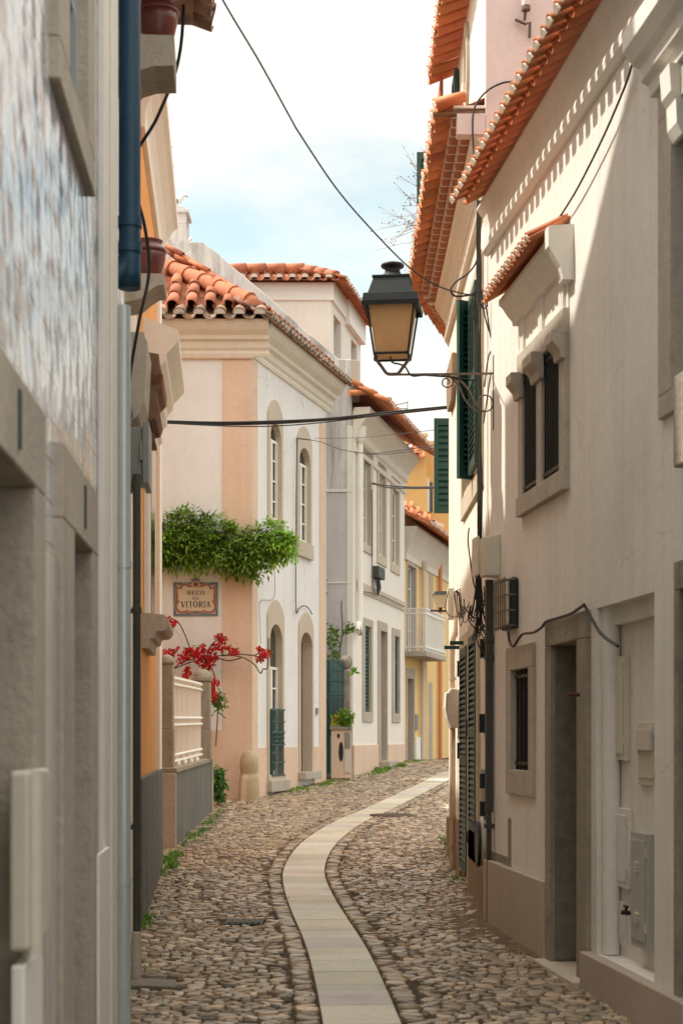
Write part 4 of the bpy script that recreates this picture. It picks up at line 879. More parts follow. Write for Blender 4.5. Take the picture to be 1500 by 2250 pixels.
# chimney
c0, c1 = W(357, 530, 33.6), W(412, 455, 33.6); ch = MB()
zc1 = W(0, 494, 33.6).z; zc2 = W(0, 470, 33.6).z; zc3 = W(0, 453, 33.6).z
x0, x1 = c0.x - .05, c1.x - .02
ch.rbox((x0, 33.52, c0.z - .3), (x1, 34.2, zc1))
for xx in (x0, x1 - .2): 
    for yy in (33.52, 34.0): ch.rbox((xx, yy, zc1), (xx + .2, yy + .2, zc2))
ch.rbox((x0 - .05, 33.47, zc2), (x1 + .05, 34.25, zc2 + .07))
ch.prism(Fr((0, 33.86), (1, 0), -1), [(x0 - .05, zc2 + .07), (x1 + .05, zc2 + .07), (x1 - .12, zc3), (x0 + .12, zc3)], -.35, .36)
build(ch, 'chimney', 'parapet', h, bevel=.012)
# dormer
dx0, dx1, dY = W(540, 700, 35.0).x, W(727, 700, 35.0).x, 35.0
DF = Fr((dx1, dY), (1, 0), -1); DS = Fr((dx1, dY), (.19, 1), -1)
z0, z1 = 8.4, W(0, 628, dY).z
mb = MB(); wall(mb, DF, dx0 - dx1, 0, z0, z1); 
dl = (DS.pix(747, 740)[0], DS.pix(734, 740)[0]); dw1 = DS.bx(733, 749, 700, 790); dw2 = DS.bx(771, 784, 752, 810)
wall(mb, DS, 0, 3.6, z0, z1, [dw1, dw2], depth=.2); q = DS.P(3.6, 0, 0); mb.quad((q.x, q.y, z0), (q.x - 3, q.y, z0), (q.x - 3, q.y, z1), (q.x, q.y, z1)); mb.quad((dx0, dY, z0), (dx0, q.y, z0), (dx0, q.y, z1), (dx0, dY, z1))
dm = build(mb, 'dormer', 'trimwhite', h, recalc=False)
mb = MB(); zb_ = W(0, 660, dY).z; mb.box(DF, dx0 - dx1, .06, -.1, .05, zb_, z1 + .14); mb.box(DS, 0.05, 1.62, -.1, .05, zb_, z1 + .15); mb.box(DS, 1.62, 3.65, -.1, .12, zb_ - .1, z1 + .15); build(mb, 'fascia', 'paint', dm, bevel=.01)
for b in (dw1, dw2): mb = MB(); mb.box(DS, b[0], b[1], -.2, -.17, b[2], b[3], 0); mb.box(DS, b[0], b[0] + .05, -.17, -.13, b[2], b[3], 1); mb.box(DS, (b[0] + b[1]) / 2 - .03, (b[0] + b[1]) / 2 + .03, -.17, -.13, b[2], b[3], 1); build(mb, 'dormer_window', ['glass', 'paint'], dm)
mb = MB(); tiles(mb, (dx0 - .2, dY - .28, z1 + .10), (1, 0, 0), (0, .93, .36), dx1 - dx0 + .3, .9, .27, plug=1, clip=lambda c: (c.x - dx1 - .25) + (c.y - dY + .28) * 1.2 < 0.12)
q = DS.P(-.25, .3, z1 + .08); d3 = DS.P(1, 0, 0) - DS.P(0, 0, 0); s3 = DS.P(0, -1, 0) - DS.P(0, 0, 0); tiles(mb, q, d3, (s3.x * .93, s3.y * .93, .36), 4.1, .9, .22, plug=1, clip=lambda c: (c.x - dx1 - .25) + (c.y - dY + .28) * 1.2 > -.1)
a = Vector((dx1 + .12, dY - .15, z1 + .16))
for k in range(3): mb.tube([a + Vector((-.22 * k, .18 * k, .10 * k)), a + Vector((-.22 * k - .25, .18 * k + .2, .10 * k + .11))], [.12, .1], 10)
b = a + Vector((-.7, .58, .33))
for k in range(5): mb.tube([b + Vector((-.42 * k, 0, 0)), b + Vector((-.42 * k - .44, 0, 0.0))], [.12, .10], 10)
build(mb, 'dormer_roof', ['rooftile', 'mortar'], dm, solid=.015)
mb = MB(); mb.add([(dx0 - .2, dY - .2, z1 + .02), (dx1 + .2, dY - .2, z1 + .02), b - Vector((0, 0, .08)), (dx0 - .2, b.y, b.z - .1)], [(0, 1, 2, 3)]); mb.add([DS.P(-.2, .25, z1 + .07), DS.P(3.7, .25, z1 + .07), DS.P(3.7, -.6, z1 + .4), b], [(0, 1, 2, 3)]); build(mb, 'dormer_deck', 'brick', dm)
# =================================================================== H4 yellow house and the houses behind
h = thing('yellow_house', 'pale yellow house at the end of the lane with a white railed balcony', 'house', (2.4, 42.5, GZ(42)))
fw = H4.bx(894, 911, 1245, 1432); fd = H4.bx(893, 907, 1492, 1672)
mb = MB(); wall(mb, H4, 0, 5.2, .3, 7.1, [grow(fw), grow(fd)], depth=.25); build(mb, 'wall', 'yellow', h, recalc=False)
mb = MB(); wall(mb, H4, 2.75, 7.3, .3, 6.9); 
for v in mb.v[:]: pass
mb2 = MB(); a = H4.pix(935, 1500)[0]; mb2.box(H4, a, 7.3, -.2, .02, .3, 7.0); build(mb2, 'side_block', 'yellow', h)
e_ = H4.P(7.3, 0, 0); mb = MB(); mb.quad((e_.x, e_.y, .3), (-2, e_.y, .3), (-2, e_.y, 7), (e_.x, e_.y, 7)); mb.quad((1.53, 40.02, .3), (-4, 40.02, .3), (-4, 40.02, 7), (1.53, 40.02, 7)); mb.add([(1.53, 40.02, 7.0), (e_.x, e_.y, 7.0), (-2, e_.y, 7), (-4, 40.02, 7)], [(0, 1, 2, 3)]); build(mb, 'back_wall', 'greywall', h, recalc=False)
wn = surround(h, H4, grow(fw, .12), fw, nf=.03, depth=.2, mat='stone'); casement(wn, H4, fw, -.14, 4)
doorframe(h, H4, (fd[0] - .12, fd[1] + .12, .8, fd[3] + .25), fd, nf=.03, mat='stone'); mb = MB(); mb.box(H4, fd[0], fd[1], -.2, -.17, .9, fd[3]); build(mb, 'door_leaf', 'wood', h)
b = H4.bx(941, 949, 1500, 1678, .02); mb = MB(); mb.box(H4, b[0], b[1], .02, .03, b[2], b[3]); build(mb, 'side_door', 'stone', h)
b = H4.bx(942, 950, 1258, 1345, .02); mb = MB(); mb.box(H4, b[0], b[1], .02, .03, b[2], b[3]); build(mb, 'side_window', 'stone', h)
zt = EYE + (1620 - 1222) / 3600 * 42.0 
zc = H4.pix(930, 1235)[1]; pr = [(0, zc - .2), (.05, zc - .2), (.06, zc - .05), (.16, zc + .2), (.26, zc + .4), (.32, zc + .5), (.32, zc + .6), (0, zc + .6)]
mb = MB(); mb.extr(H4, pr, 0, 7.4); build(mb, 'cornice', 'cream', h)
d4 = H4.P(1, 0, 0) - H4.P(0, 0, 0); s4 = H4.P(0, -1, 0) - H4.P(0, 0, 0)
mb = MB(); tiles(mb, H4.P(-.1, .6, zc + .66), d4, (s4.x * .88, s4.y * .88, .42), 7.7, 1.8, .22, plug=1); build(mb, 'roof', ['tile', 'mortar'], h, solid=.016)
mb = MB(); mb.add([H4.P(-.1, .2, zc + .8), H4.P(7.5, .2, zc + .8), H4.P(7.5, -3, zc + 2.2), H4.P(-.1, -3, zc + 2.2)], [(0, 1, 2, 3)]); build(mb, 'roof_deck', 'brick', h)
bl0, bl1 = H4.pix(888, 1440)[0], H4.pix(936, 1440)[0] ; zb_ = H4.pix(915, 1438)[1]
mb = MB(); mb.box(H4, .05, bl1 - .1, 0, .55, zb_ - .13, zb_); bal = build(mb, 'balcony', 'stone', h, bevel=.01)
mb = MB(); ztr = zb_ + 1.02
n_ = 26
for q in range(n_): u = .08 + (bl1 - .25) * q / (n_ - 1); mb.box(H4, u - .012, u + .012, .50, .52, zb_, ztr)
for q in range(9): nn = .02 + .48 * q / 8; mb.box(H4, .08, .1, nn, nn + .02, zb_, ztr); mb.box(H4, bl1 - .19, bl1 - .17, nn, nn + .02, zb_, ztr)
for z in (zb_ + .08, ztr - .12, ztr): 
    mb.box(H4, .06, bl1 - .16, .49, .53, z, z + .035); mb.box(H4, .06, .1, 0, .5, z, z + .035); mb.box(H4, bl1 - .2, bl1 - .16, 0, .5, z, z + .035)
build(mb, 'railing', 'paint', bal)
h = thing('ochre_house', 'tall ochre house far behind the yellow house, with a tiled roof corner', 'house', (5, 58, GZ(58)))
OF = Fr((0, 57), (1, 0), -1); x0, x1, x2 = W(870, 1000, 57).x, W(938, 1000, 57).x, W(1010, 1000, 57).x
zt = W(0, 985, 57).z; 
mb = MB(); mb.rbox((x0, 57, .2), (x1, 62, zt)); mb.rbox((x1 - .002, 57.6, .2), (x2 + 3, 62, W(0, 962, 57).z)); build(mb, 'wall', 'ochre', h)
mb = MB(); mb.prism(OF, [(x0, zt), (W(940, 0, 57).x, W(0, 955, 57).z), (W(940, 0, 57).x, W(0, 953, 57).z + .02), (x0, W(0, 952, 57).z)], -.5, .0); build(mb, 'gable_top', 'yellow', h)
mb = MB(); tiles(mb, (W(880, 0, 56.9).x, 56.7, W(0, 1000, 56.7).z), (1, 0, 0), (0, .8, .6), W(925, 0, 57).x - W(880, 0, 57).x, .7, .3); build(mb, 'roof_remnant', 'tile', h, solid=.02)
b = OF.bx(943, 950, 1060, 1125, -.6); mb = MB(); mb.box(OF, b[0], b[1], -.6, -.56, b[2], b[3], 0); mb.box(OF, b[0] - .12, b[0], -.6, -.55, b[2], b[3] + .15, 1); build(mb, 'window', ['glass', 'paint'], h)
h = thing('small_hipped_house', 'small white house with a red hipped roof in front of the tall ochre house', 'house', (2.8, 52, GZ(52)))
x0, x1 = W(870, 0, 50.5).x, W(962, 0, 50.5).x; ze = W(0, 1145, 50.5).z
mb = MB(); mb.rbox((x0, 50.5, .3), (x1, 54.5, ze)); build(mb, 'wall', 'pink', h)
mb = MB(); tiles(mb, (x0, 50.2, ze + .02), (1, 0, 0), (0, .8, .58), x1 - x0 - .1, 1.7, .2, clip=lambda c: c.x < x1 - .15 - (c.y - 50.2) * .9); build(mb, 'roof', 'tile', h, solid=.02)
mb = MB(); mb.add([(x0, 50.25, ze), (x1 - .1, 50.25, ze), (x1 - 1.4, 51.6, ze + .98), (x0, 51.6, ze + .98)], [(0, 1, 2, 3)]); mb.add([(x1 - .1, 50.25, ze), (x1 - 1.4, 51.6, ze + .98), (x1 - .1, 54, ze)], [(0, 1, 2)]); build(mb, 'roof_deck', 'brick', h)
mb = MB(); c = W(955, 1150, 50.2); mb.lathe((c.x, 50.35, c.z - .75), [(.12, 0), (.13, .4), (.28, .6), (.3, .75)], 12); build(mb, 'corner_corbel', 'greywall', h)
h = thing('far_orange_house', 'narrow orange house with white window trim glimpsed at the end of the lane', 'house', (3.9, 48.6, GZ(48)))
x0, x1 = W(960, 0, 48.6).x, W(1040, 0, 48.6).x
mb = MB(); mb.rbox((x0, 48.6, .3), (x1, 50.2, W(0, 1160, 48.6).z)); build(mb, 'wall', 'ochre', h)
OG = Fr((0, 48.6), (1, 0), -1); b = OG.bx(974, 983, 1262, 1310); mb = MB(); mb.prism(OG, arch(b[0], b[1], b[2], b[3] - .1, .12), 0, .03, 0); wn = build(mb, 'window', 'trimwhite', h); mb = MB(); mb.prism(OG, arch(b[0] + .05, b[1] - .03, b[2] + .1, b[3] - .25, .08), .03, .035); build(mb, 'pane', 'glass', wn)
mb = MB(); b = OG.bx(968, 990, 1625, 1680); mb.box(OG, b[0], b[1], 0, .3, b[2], b[3]); build(mb, 'planter_box', 'greybox', h)
# =================================================================== helpers for small things
def smooth_path(pts, n=8):
    pts = [Vector(p) for p in pts]; q = [pts[0] * 2 - pts[1]] + pts + [pts[-1] * 2 - pts[-2]]; o = []
    for i in range(1, len(q) - 2):
        for k in range(n):
            t = k / n; a, b, c, d = q[i - 1], q[i], q[i + 1], q[i + 2]
            o.append(.5 * ((2 * b) + (c - a) * t + (2 * a - 5 * b + 4 * c - d) * t * t + (3 * b - a - 3 * c + d) * t ** 3))
    return o + [pts[-1]]
def wpath(l): return [W(*p) for p in l]
def cable(name, label, paths, r=.009, mat='cable', cat='cable', group=None, n=8):
    mb = MB()
    for p in paths: mb.tube(smooth_path(p, n), r, 6)
    return solo(mb, name, mat, label, cat, group)
def frpath(fr, l, n): return [fr.P(*(lambda q: (q[0], n, q[1]))(fr.pix(x, y, n))) for x, y in l]
def pot(c, sc_, label):
    r = thing('flower_pot', label, 'flower pot', c, 'oxblood pots on the brackets')
    mb = MB(); mb.lathe(c, [(x * sc_, z * sc_) for x, z in ((.001, 0), (.062, 0), (.075, .02), (.098, .09), (.112, .15), (.117, .19), (.11, .20))], 28); build(mb, 'pot_body', 'pot', r)
    mb = MB(); mb.lathe(c, [(x * sc_, z * sc_) for x, z in ((.10, .195), (.122, .20), (.124, .215), (.112, .235), (.09, .25), (.085, .268), (.095, .28), (.095, .288), (.08, .285), (.075, .25))], 28); build(mb, 'rim', 'pot', r)
    return r
pot(L2.P(-1.46, .165, 4.82), .98, 'lower oxblood glazed flower pot on the small stone bracket')
pot(L2.P(-3.65, .31, 5.54), 1.0, 'upper oxblood glazed flower pot near the top of the picture')
# =================================================================== pipes and boxes
mb = MB(); X_ = lambda d: -.687 - .0514 * d + .075
pz = lambda y, d: EYE + (CY - y) / F * d
mb.tube(smooth_path([(X_(7.86), 7.86, 7.5), (X_(7.86), 7.86, pz(500, 7.86)), (X_(7.86), 7.86, pz(560, 7.86)), (X_(7.86) - .02, 7.86, pz(585, 7.86)), (X_(7.86) - .06, 7.85, pz(606, 7.86)), (X_(7.86) - .10, 7.85, pz(622, 7.86))], 6), .053, 16)
for y in (500, 556): mb.tube([(X_(7.86), 7.86, pz(y, 7.86)), (X_(7.86), 7.86, pz(y - 22, 7.86))], .06, 16)
solo(mb, 'downpipe', 'bluepipe', 'thick dark blue downpipe with an elbow on the end of the tiled house', 'pipe')
mb = MB(); x = -.687 - .0514 * 7.75 + .055; mb.tube([(x, 7.75, -.1), (x, 7.75, pz(672, 7.75))], .034, 14); mb.tube([(x - .04, 7.75, -.1), (x - .04, 7.75, pz(672, 7.75))], .02, 10)
for z in (.9, 2.4): mb.tube([(x, 7.75, z), (x, 7.75, z + .03)], .038, 14)
solo(mb, 'downpipe', 'silverpipe', 'glossy pale blue downpipe below the dark blue one on the tiled house', 'pipe')
mb = MB(); c = L2.P(-2.42, .125, 0); mb.tube([(c.x, c.y, .1), (c.x, c.y, 3.3)], .026, 12)
for z in (1.0, 2.4): mb.tube([(c.x, c.y, z), (c.x, c.y, z + .04)], .032, 12); mb.box(L2, -2.43, -2.41, 0, .12, z, z + .03)
solo(mb, 'downpipe', 'greenpipe', 'thin dark blue-black downpipe beside the orange house, under the grey meter box', 'pipe')
mb = MB(); mb.tube([(c.x + .01, c.y - .1, GZ(10.4)), (c.x + .01, c.y - .1, GZ(10.4) + .3)], [.035, .03], 10); solo(mb, 'pipe_guard', 'stone', 'short stone stub guarding the foot of the thin dark downpipe', 'guard stone')
r = thing('meter_box', 'grey plastic meter box on the narrow cream house above the thin dark pipe', 'meter box', L2.P(-2.1, .05, 3.26))
b = L2.bx(286, 324, 970, 1064, .05); mb = MB(); mb.box(L2, -2.35, -1.95, .0, .16, 3.28, 3.62); build(mb, 'casing', 'greybox', r, bevel=.008)
mb = MB(); mb.box(L2, -2.38, -1.92, .16, .20, 3.25, 3.655); mb.box(L2, -2.38, -1.92, .14, .16, 3.4, 3.52); build(mb, 'lid', 'greybox', r, bevel=.006)
cable('cable', 'short cables hanging from the corbel into the grey meter box', [[L2.P(-2.36, .05, 3.8), L2.P(-2.38, .09, 3.7), L2.P(-2.37, .06, 3.62), L2.P(-2.38, .07, 3.4), L2.P(-2.37, .09, 3.24), L2.P(-2.3, .08, 3.2)]], .012, 'greycable')
cable('cable', 'black cables looping down beside the blue downpipe at upper left', [
    [L2.P(-3.5, .46, 6.3), L2.P(-3.3, .43, 5.7), L2.P(-3.3, .3, 5.3), L2.P(-3.2, .12, 5.0), L2.P(-3.2, .16, 4.6), L2.P(-3.1, .1, 4.4)],
    [L2.P(-3.2, .1, 5.15), L2.P(-3.1, .14, 4.95), L2.P(-2.9, .2, 4.75), L2.P(-2.8, .22, 4.5), L2.P(-2.8, .16, 4.2), L2.P(-2.7, .1, 3.9), L2.P(-2.8, .06, 3.5)],
    [L2.P(-3.2, .1, 5.2), L2.P(-3.0, .17, 5.0), L2.P(-3.1, .1, 4.7), L2.P(-3.2, .05, 4.5)]], .011)
mb = MB(); mb.tube([L2.P(-3.2, .1, 4.75), L2.P(-3.2, .13, 5.05)], .035, 8); solo(mb, 'cable_joint', 'cable', 'black cable joint hanging beside the dark blue downpipe', 'cable joint')
r = thing('utility_box', 'cream utility box with a narrow lid on the tiled wall at lower left', 'utility box', L1.P(5.2, .0, .9))
u0, u1 = L1.pix(68, 1900, .06)[0], L1.pix(124, 1900, .06)[0]
zt, zb = L1.pix(100, 1690, .06)[1], L1.pix(100, 2062, .06)[1]
mb = MB(); mb.box(L1, u0, u1 - .12, .0, .055, zb, zt); mb.box(L1, u1 - .11, u1, 0, .045, zt - .45, zt - .02); build(mb, 'casing', 'plasticbox', r, bevel=.012)
mb = MB(); mb.tube([L1.P(u0 + .1, .05, zb - .02), L1.P(u0 + .1, .05, zt - .0)], .03, 10); build(mb, 'conduit', 'plasticbox', r)
mb = MB(); mb.box(L1, u0 + .02, u1 - .16, 0, .04, -.05, zb - .04); solo(mb, 'cable_duct', 'paint', 'white boxed duct running from the cream utility box to the ground', 'duct', bevel=.01)
# R1 corner
mb = MB(); mb.box(R1, 2.28, 2.335, .01, .065, 1.0, pz(1275, 13.1)); mb.box(R1, 2.29, 2.325, .02, .056, -.1, 1.0)
for y in (1410, 1450, 1820): z = pz(y, 13.1); mb.box(R1, 2.27, 2.345, .0, .072, z, z + .035)
solo(mb, 'downpipe', 'greenpipe', 'square dark grey drainpipe on the corner of the white house', 'pipe')
r = thing('meter_box', 'cream metal box with a round boss above the square dark grey drainpipe', 'meter box', R1.P(2.3, .06, pz(1275, 13.1)))
mb = MB(); z0, z1 = pz(1272, 13.1), pz(1190, 13.1); mb.prism(Fr(R1.P(2.22, 0, 0)[:2], (R1.n.x, R1.n.y), -1), [(0, z0 + .0), (.13, z0), (.14, z1), (0, z1 + .03)], -.18, 0.0); build(mb, 'casing', 'plasticbox', r, bevel=.008)
mb = MB(); mb.box(R1, 2.2, 2.42, .135, .155, z0 + .02, z1 + .03); build(mb, 'lid', 'plasticbox', r, bevel=.005)
mb = MB(); p = R1.P(2.215, .075, z1 - .04); mb.lathe(p, [(.001, -.02), (.03, -.018), (.03, .01), (.001, .02)], 12, sy=.4); build(mb, 'boss', 'plasticbox', r)
r = thing('bulkhead_light', 'caged bulkhead lamp with a black back on the wall above the small barred window', 'wall lamp', R1.P(1.7, .03, 2.3))
b = R1.bx(1099, 1122, 1272, 1384, .06); mb = MB(); mb.box(R1, b[0], b[1], .0, .06, b[2], b[3]); build(mb, 'back', 'iron', r, bevel=.02)
mb = MB(); mb.box(R1, b[0] + .04, b[1] - .03, .06, .085, b[2] + .03, b[3] - .03); build(mb, 'lens', 'plasticbox', r, bevel=.015)
mb = MB()
for k in range(5): u = b[0] + .03 + (b[1] - b[0] - .05) * k / 4; mb.tube([R1.P(u, .1, b[2]), R1.P(u, .1, b[3])], .006, 6)
for k in range(4): z = b[2] + .02 + (b[3] - b[2] - .04) * k / 3; mb.tube([R1.P(b[0], .02, z), R1.P(b[0] + .01, .1, z), R1.P(b[1] + .01, .1, z)], .006, 6)
build(mb, 'cage', 'rustiron', r)
cable('cable', 'black cable rising from the caged bulkhead lamp over the stone doorway into the niche', [
    frpath(R1, [(1116, 1388), (1120, 1412), (1128, 1420), (1140, 1402), (1150, 1393), (1172, 1390), (1190, 1378), (1200, 1366), (1225, 1358), (1255, 1348), (1270, 1338), (1283, 1329)], .055),
    frpath(R1, [(1283, 1329), (1296, 1352), (1312, 1382), (1330, 1402), (1357, 1420)], .04)], .010)
cable('cable', 'black cable slanting down the wall from the upper window hood to the tiled canopy', [frpath(R1, [(1398, 95), (1388, 140), (1372, 190), (1325, 300), (1270, 410), (1230, 475), (1198, 520)], .04)], .007)
# R2 pipes and boxes
mb = MB(); xp = 1.165; mb.tube(smooth_path([(xp, 17.2, GZ(17) - .02), (xp, 17.2, 1.0), (xp, 17.2, 1.9), (xp - .005, 17.2, 2.55), (xp + .04, 17.2, 2.75), (xp + .04, 17.2, 3.1)], 4), .031, 10)
for z in (.45, .75, 2.2): mb.tube([(xp, 17.2, z), (xp, 17.2, z + .025)], .038, 10)
solo(mb, 'standpipe', 'beigepipe', 'beige rusty-banded pipe running up the corner house', 'pipe')
r = thing('junction_box', 'rounded cream junction box bulging from the beige pipe on the corner house', 'junction box', (1.16, 16.9, 1.7))
z0, z1 = pz(1600, 17), pz(1512, 17); fr = Fr((1.20, 16.9), (-1, 0), 1); mb = MB(); mb.prism(Fr((1.215, 17.0), (-1, 0), 1), [(0, z0), (.07, z0), (.11, z0 + .1), (.13, (z0 + z1) / 2), (.12, z1 - .06), (.08, z1), (0, z1 - .01)], -.2, .05); build(mb, 'casing', 'tapepaint', r, bevel=.012)
mb = MB(); mb.prism(Fr((1.215, 17.0), (-1, 0), 1), [(.072, z0 - .0), (.085, z0), (.125, z0 + .1), (.145, (z0 + z1) / 2), (.135, z1 - .06), (.12, z1 - .04), (.132, (z0 + z1) / 2), (.112, z0 + .1)], -.22, .07); build(mb, 'cover', 'paint', r, bevel=.004)
mb = MB(); mb.rbox((1.115, 17.25, pz(1362, 17.3)), (1.19, 17.36, pz(1292, 17.3))); solo(mb, 'conduit_box', 'plasticbox', 'narrow cream conduit box wound with thin wires on the edge of the corner house', 'conduit box', bevel=.01)
r = thing('gas_meter', 'dark green hinged meter cupboard low on the corner house beside the drainpipe', 'meter', (1.2, 13.8, 1.0)); mb = MB(); mb.box(R2, .12, .5, 0, .05, pz(1795, 13.6), pz(1690, 13.6)); build(mb, 'casing', 'greybox', r, bevel=.006)
mb = MB()
for y in (1715, 1775): z = pz(y, 13.6); mb.box(R2, .1, .16, .05, .09, z - .06, z + .06)
build(mb, 'hinge', 'iron', r)
r = thing('water_meter', 'round dark lidded water meter near the foot of the drainpipe', 'meter', (1.15, 13.6, .5)); zc = pz(1850, 13.6)
mb = MB(); mb.tube([R2.P(.35, .0, zc), R2.P(.35, .07, zc)], .2, 20); build(mb, 'casing', 'plasticbox', r, bevel=.01); mb = MB(); mb.tube([R2.P(.35, .075, zc - .02), R2.P(.35, .10, zc - .02)], .19, 20); build(mb, 'lid', 'iron', r, bevel=.008)
# =================================================================== street lamp
LY = 13.1; K = LY / F
def LX(px): return (px - CX) * K
def LZ(py): return EYE + (CY - py) * K
lamp = thing('street_lamp', 'black iron lantern with amber panes on a scrolled bracket projecting from the corner', 'street lamp', (LX(861), LY, LZ(823)))
cx, ang = LX(862), math.radians(-7)
def sq(hw, z, hy=None):
    hy = hy or hw; ca, sa = math.cos(ang), math.sin(ang)
    return [Vector((cx + x * ca - y * sa, LY + x * sa + y * ca, z)) for x, y in ((-hw, -hy), (hw, -hy), (hw, hy), (-hw, hy))]
def frust(mb, a, b, mi=0, cap=True):
    mb.add(a + b, [(i, (i + 1) % 4, 4 + (i + 1) % 4, 4 + i) for i in range(4)] + ([(0, 1, 2, 3), (4, 5, 6, 7)] if cap else []), mi)
zb, zt = LZ(783), LZ(668)
hb, ht = .134, .193
mb = MB(); frust(mb, sq(hb - .012, zb + .01), sq(ht - .012, zt), cap=False); mb.add(sq(hb - .012, zb + .008), [(0, 1, 2, 3)]); build(mb, 'pane', 'amber', lamp)
mb = MB(); A, B = sq(hb, zb), sq(ht, zt)
for i in range(4): mb.tube([A[i], B[i]], .012, 4); mb.tube([A[i], A[(i + 1) % 4]], .012, 4); mb.tube([B[i], B[(i + 1) % 4]], .012, 4)
build(mb, 'frame', 'iron', lamp)
mb = MB(); frust(mb, sq(.224, LZ(676)), sq(.213, LZ(656))); frust(mb, sq(.224, LZ(684)), sq(.229, LZ(674)), cap=False); build(mb, 'brim', 'iron', lamp, bevel=.004)
mb = MB(); frust(mb, sq(.185, LZ(656)), sq(.140, LZ(617))); frust(mb, sq(.150, LZ(618)), sq(.150, LZ(613))); build(mb, 'roof', 'iron', lamp, bevel=.004)
mb = MB(); mb.lathe((cx, LY, 0), [(.11, LZ(614)), (.10, LZ(607)), (.075, LZ(603)), (.062, LZ(599)), (.06, LZ(592)), (.07, LZ(589)), (.09, LZ(587)), (.095, LZ(583)), (.085, LZ(580)), (.04, LZ(577)), (.001, LZ(576))], 24); build(mb, 'chimney', 'iron', lamp)
mb = MB()
for s_ in (-1, 1): mb.tube(smooth_path([(cx + s_ * .135, LY, zb), (cx + s_ * .125, LY, zb - .03), (cx + s_ * .085, LY, LZ(806)), (cx + s_ * .045, LY, LZ(820)), (cx, LY, LZ(822))], 5), .013, 8); mb.lathe((cx + s_ * .14, LY, zb - .04), [(.004, 0), (.012, .012), (.012, .04)], 8)
build(mb, 'cradle', 'rustiron', lamp)
mb = MB(); xw = LX(1084)
mb.box8([Vector((x, LY + y, z + (x - cx) * .012)) for x in (cx - .03, xw) for y in (-.009, .009) for z in (LZ(825), LZ(821))]); build(mb, 'arm', 'rustiron', lamp)
mb = MB(); mb.tube(smooth_path([W(x, y, LY) for x, y in ((968, 826), (990, 828), (1012, 838), (1028, 856), (1040, 880), (1052, 898), (1066, 905))], 5), .010, 7); mb.tube(smooth_path([W(x, y, LY) for x, y in ((990, 828), (1008, 848), (1018, 872), (1032, 892), (1050, 904))], 5), .008, 7)
sp = [W(981 + r_ * math.cos(t), 839 + r_ * math.sin(t), LY) for t, r_ in zip(np.linspace(-1.6, 7.4, 34), np.linspace(16, 4, 34))]
mb.tube(sp, .006, 6); mb.tube([W(1066 + 17 * math.cos(t), 886 + 18 * math.sin(t), LY) for t in np.linspace(0, 6.283, 24)], .006, 6); build(mb, 'scroll', 'rustiron', lamp)
mb = MB(); mb.box8([Vector((x, y, z)) for x in (xw - .004, xw + .03) for y in (LY - .02, LY + .02) for z in (LZ(945), LZ(780))]); build(mb, 'wall_plate', 'iron', lamp)
mb = MB(); mb.tube(smooth_path(wpath([(857, 783, LY), (862, 796, LY), (878, 800, LY), (890, 806, LY), (904, 825, LY - .02), (930, 824, LY - .02), (960, 826, LY - .02), (1000, 829, LY - .02), (1045, 836, LY - .02)]), 5), .007, 6); build(mb, 'flex', 'cable', lamp)
# second lamp, far end
r = thing('street_lamp', 'small frosted lantern on a thin arm at the far end of the corner house', 'street lamp', W(967, 1342, 20.9)); k2 = 20.9
def fq(x0, x1, y, hy): a, b = W(x0, y, k2), W(x1, y, k2); return [Vector((a.x, k2 - hy, a.z)), Vector((b.x, k2 - hy, a.z)), Vector((b.x, k2 + hy, a.z)), Vector((a.x, k2 + hy, a.z))]
mb = MB(); frust(mb, fq(959, 978, 1335, .05), fq(951, 984, 1308, .09)); build(mb, 'pane', 'frost', r)
mb = MB(); frust(mb, fq(950, 985, 1308, .1), fq(956, 980, 1300, .06)); build(mb, 'cap', 'iron', r)
mb = MB(); mb.tube([W(945, 1342, k2), W(1010, 1344, k2), W(1070, 1344, k2)], .012, 6); mb.tube([W(968, 1342, k2), W(968, 1335, k2)], .02, 6); build(mb, 'arm', 'iron', r)
# =================================================================== overhead cables
cable('overhead_cable', 'single black cable sagging across the sky from upper left to the corner house', [wpath([(380, -210, 8.0), (490, 0, 9.2), (570, 135, 10), (640, 262, 10.8), (660, 296, 11), (740, 415, 11.8), (820, 508, 12.6), (900, 588, 13.2), (960, 627, 13.4), (1010, 643, 13.5), (1050, 650, 13.6)])], .006)
cable('overhead_cable', 'thick bundled cables crossing the lane in front of the sign house arched windows', [
    wpath([(349, 928, 17.0), (480, 932, 17.3), (620, 929, 17.7), (760, 919, 18.1), (880, 907, 18.4), (985, 896, 18.6)]), wpath([(349, 925, 17.0), (500, 928, 17.35), (700, 921, 17.9), (860, 905, 18.4), (985, 893, 18.6)])], .012)
cable('overhead_cable', 'thin cable hanging just beneath the thick bundle in front of the sign house', [wpath([(349, 929, 17.0), (500, 936, 17.3), (600, 936, 17.6), (700, 929, 17.9), (800, 917, 18.2)])], .006)
cable('overhead_cable', 'slack thin cables sagging from the sign house to the open green shutter', [wpath([(652, 964, 30.4), (700, 970, 28), (750, 988, 26), (810, 996, 24), (860, 992, 22), (910, 985, 20.8), (960, 977, 19.6)]), wpath([(652, 962, 30.4), (700, 970, 28), (760, 990, 26), (830, 998, 24), (890, 993, 22), (960, 983, 19.6)])], .006)
cable('overhead_cable', 'straight hair-thin wire above the slack cables near the open green shutter', [wpath([(690, 963, 31), (780, 962, 28), (860, 955, 24), (960, 944, 19.6)])], .004)
cable('overhead_cable', 'short taut cable pair from the gabled house windows to the open green shutter', [wpath([(818, 1061, 35.3), (850, 1067, 30), (900, 1070, 25), (962, 1070, 19.7)]), wpath([(818, 1063, 35.3), (850, 1071, 30), (900, 1073, 25), (962, 1072, 19.7)])], .012)
CD = 13.62
def cpath(l, d=CD): return wpath([(x, y, d) for x, y in l])
bun = []
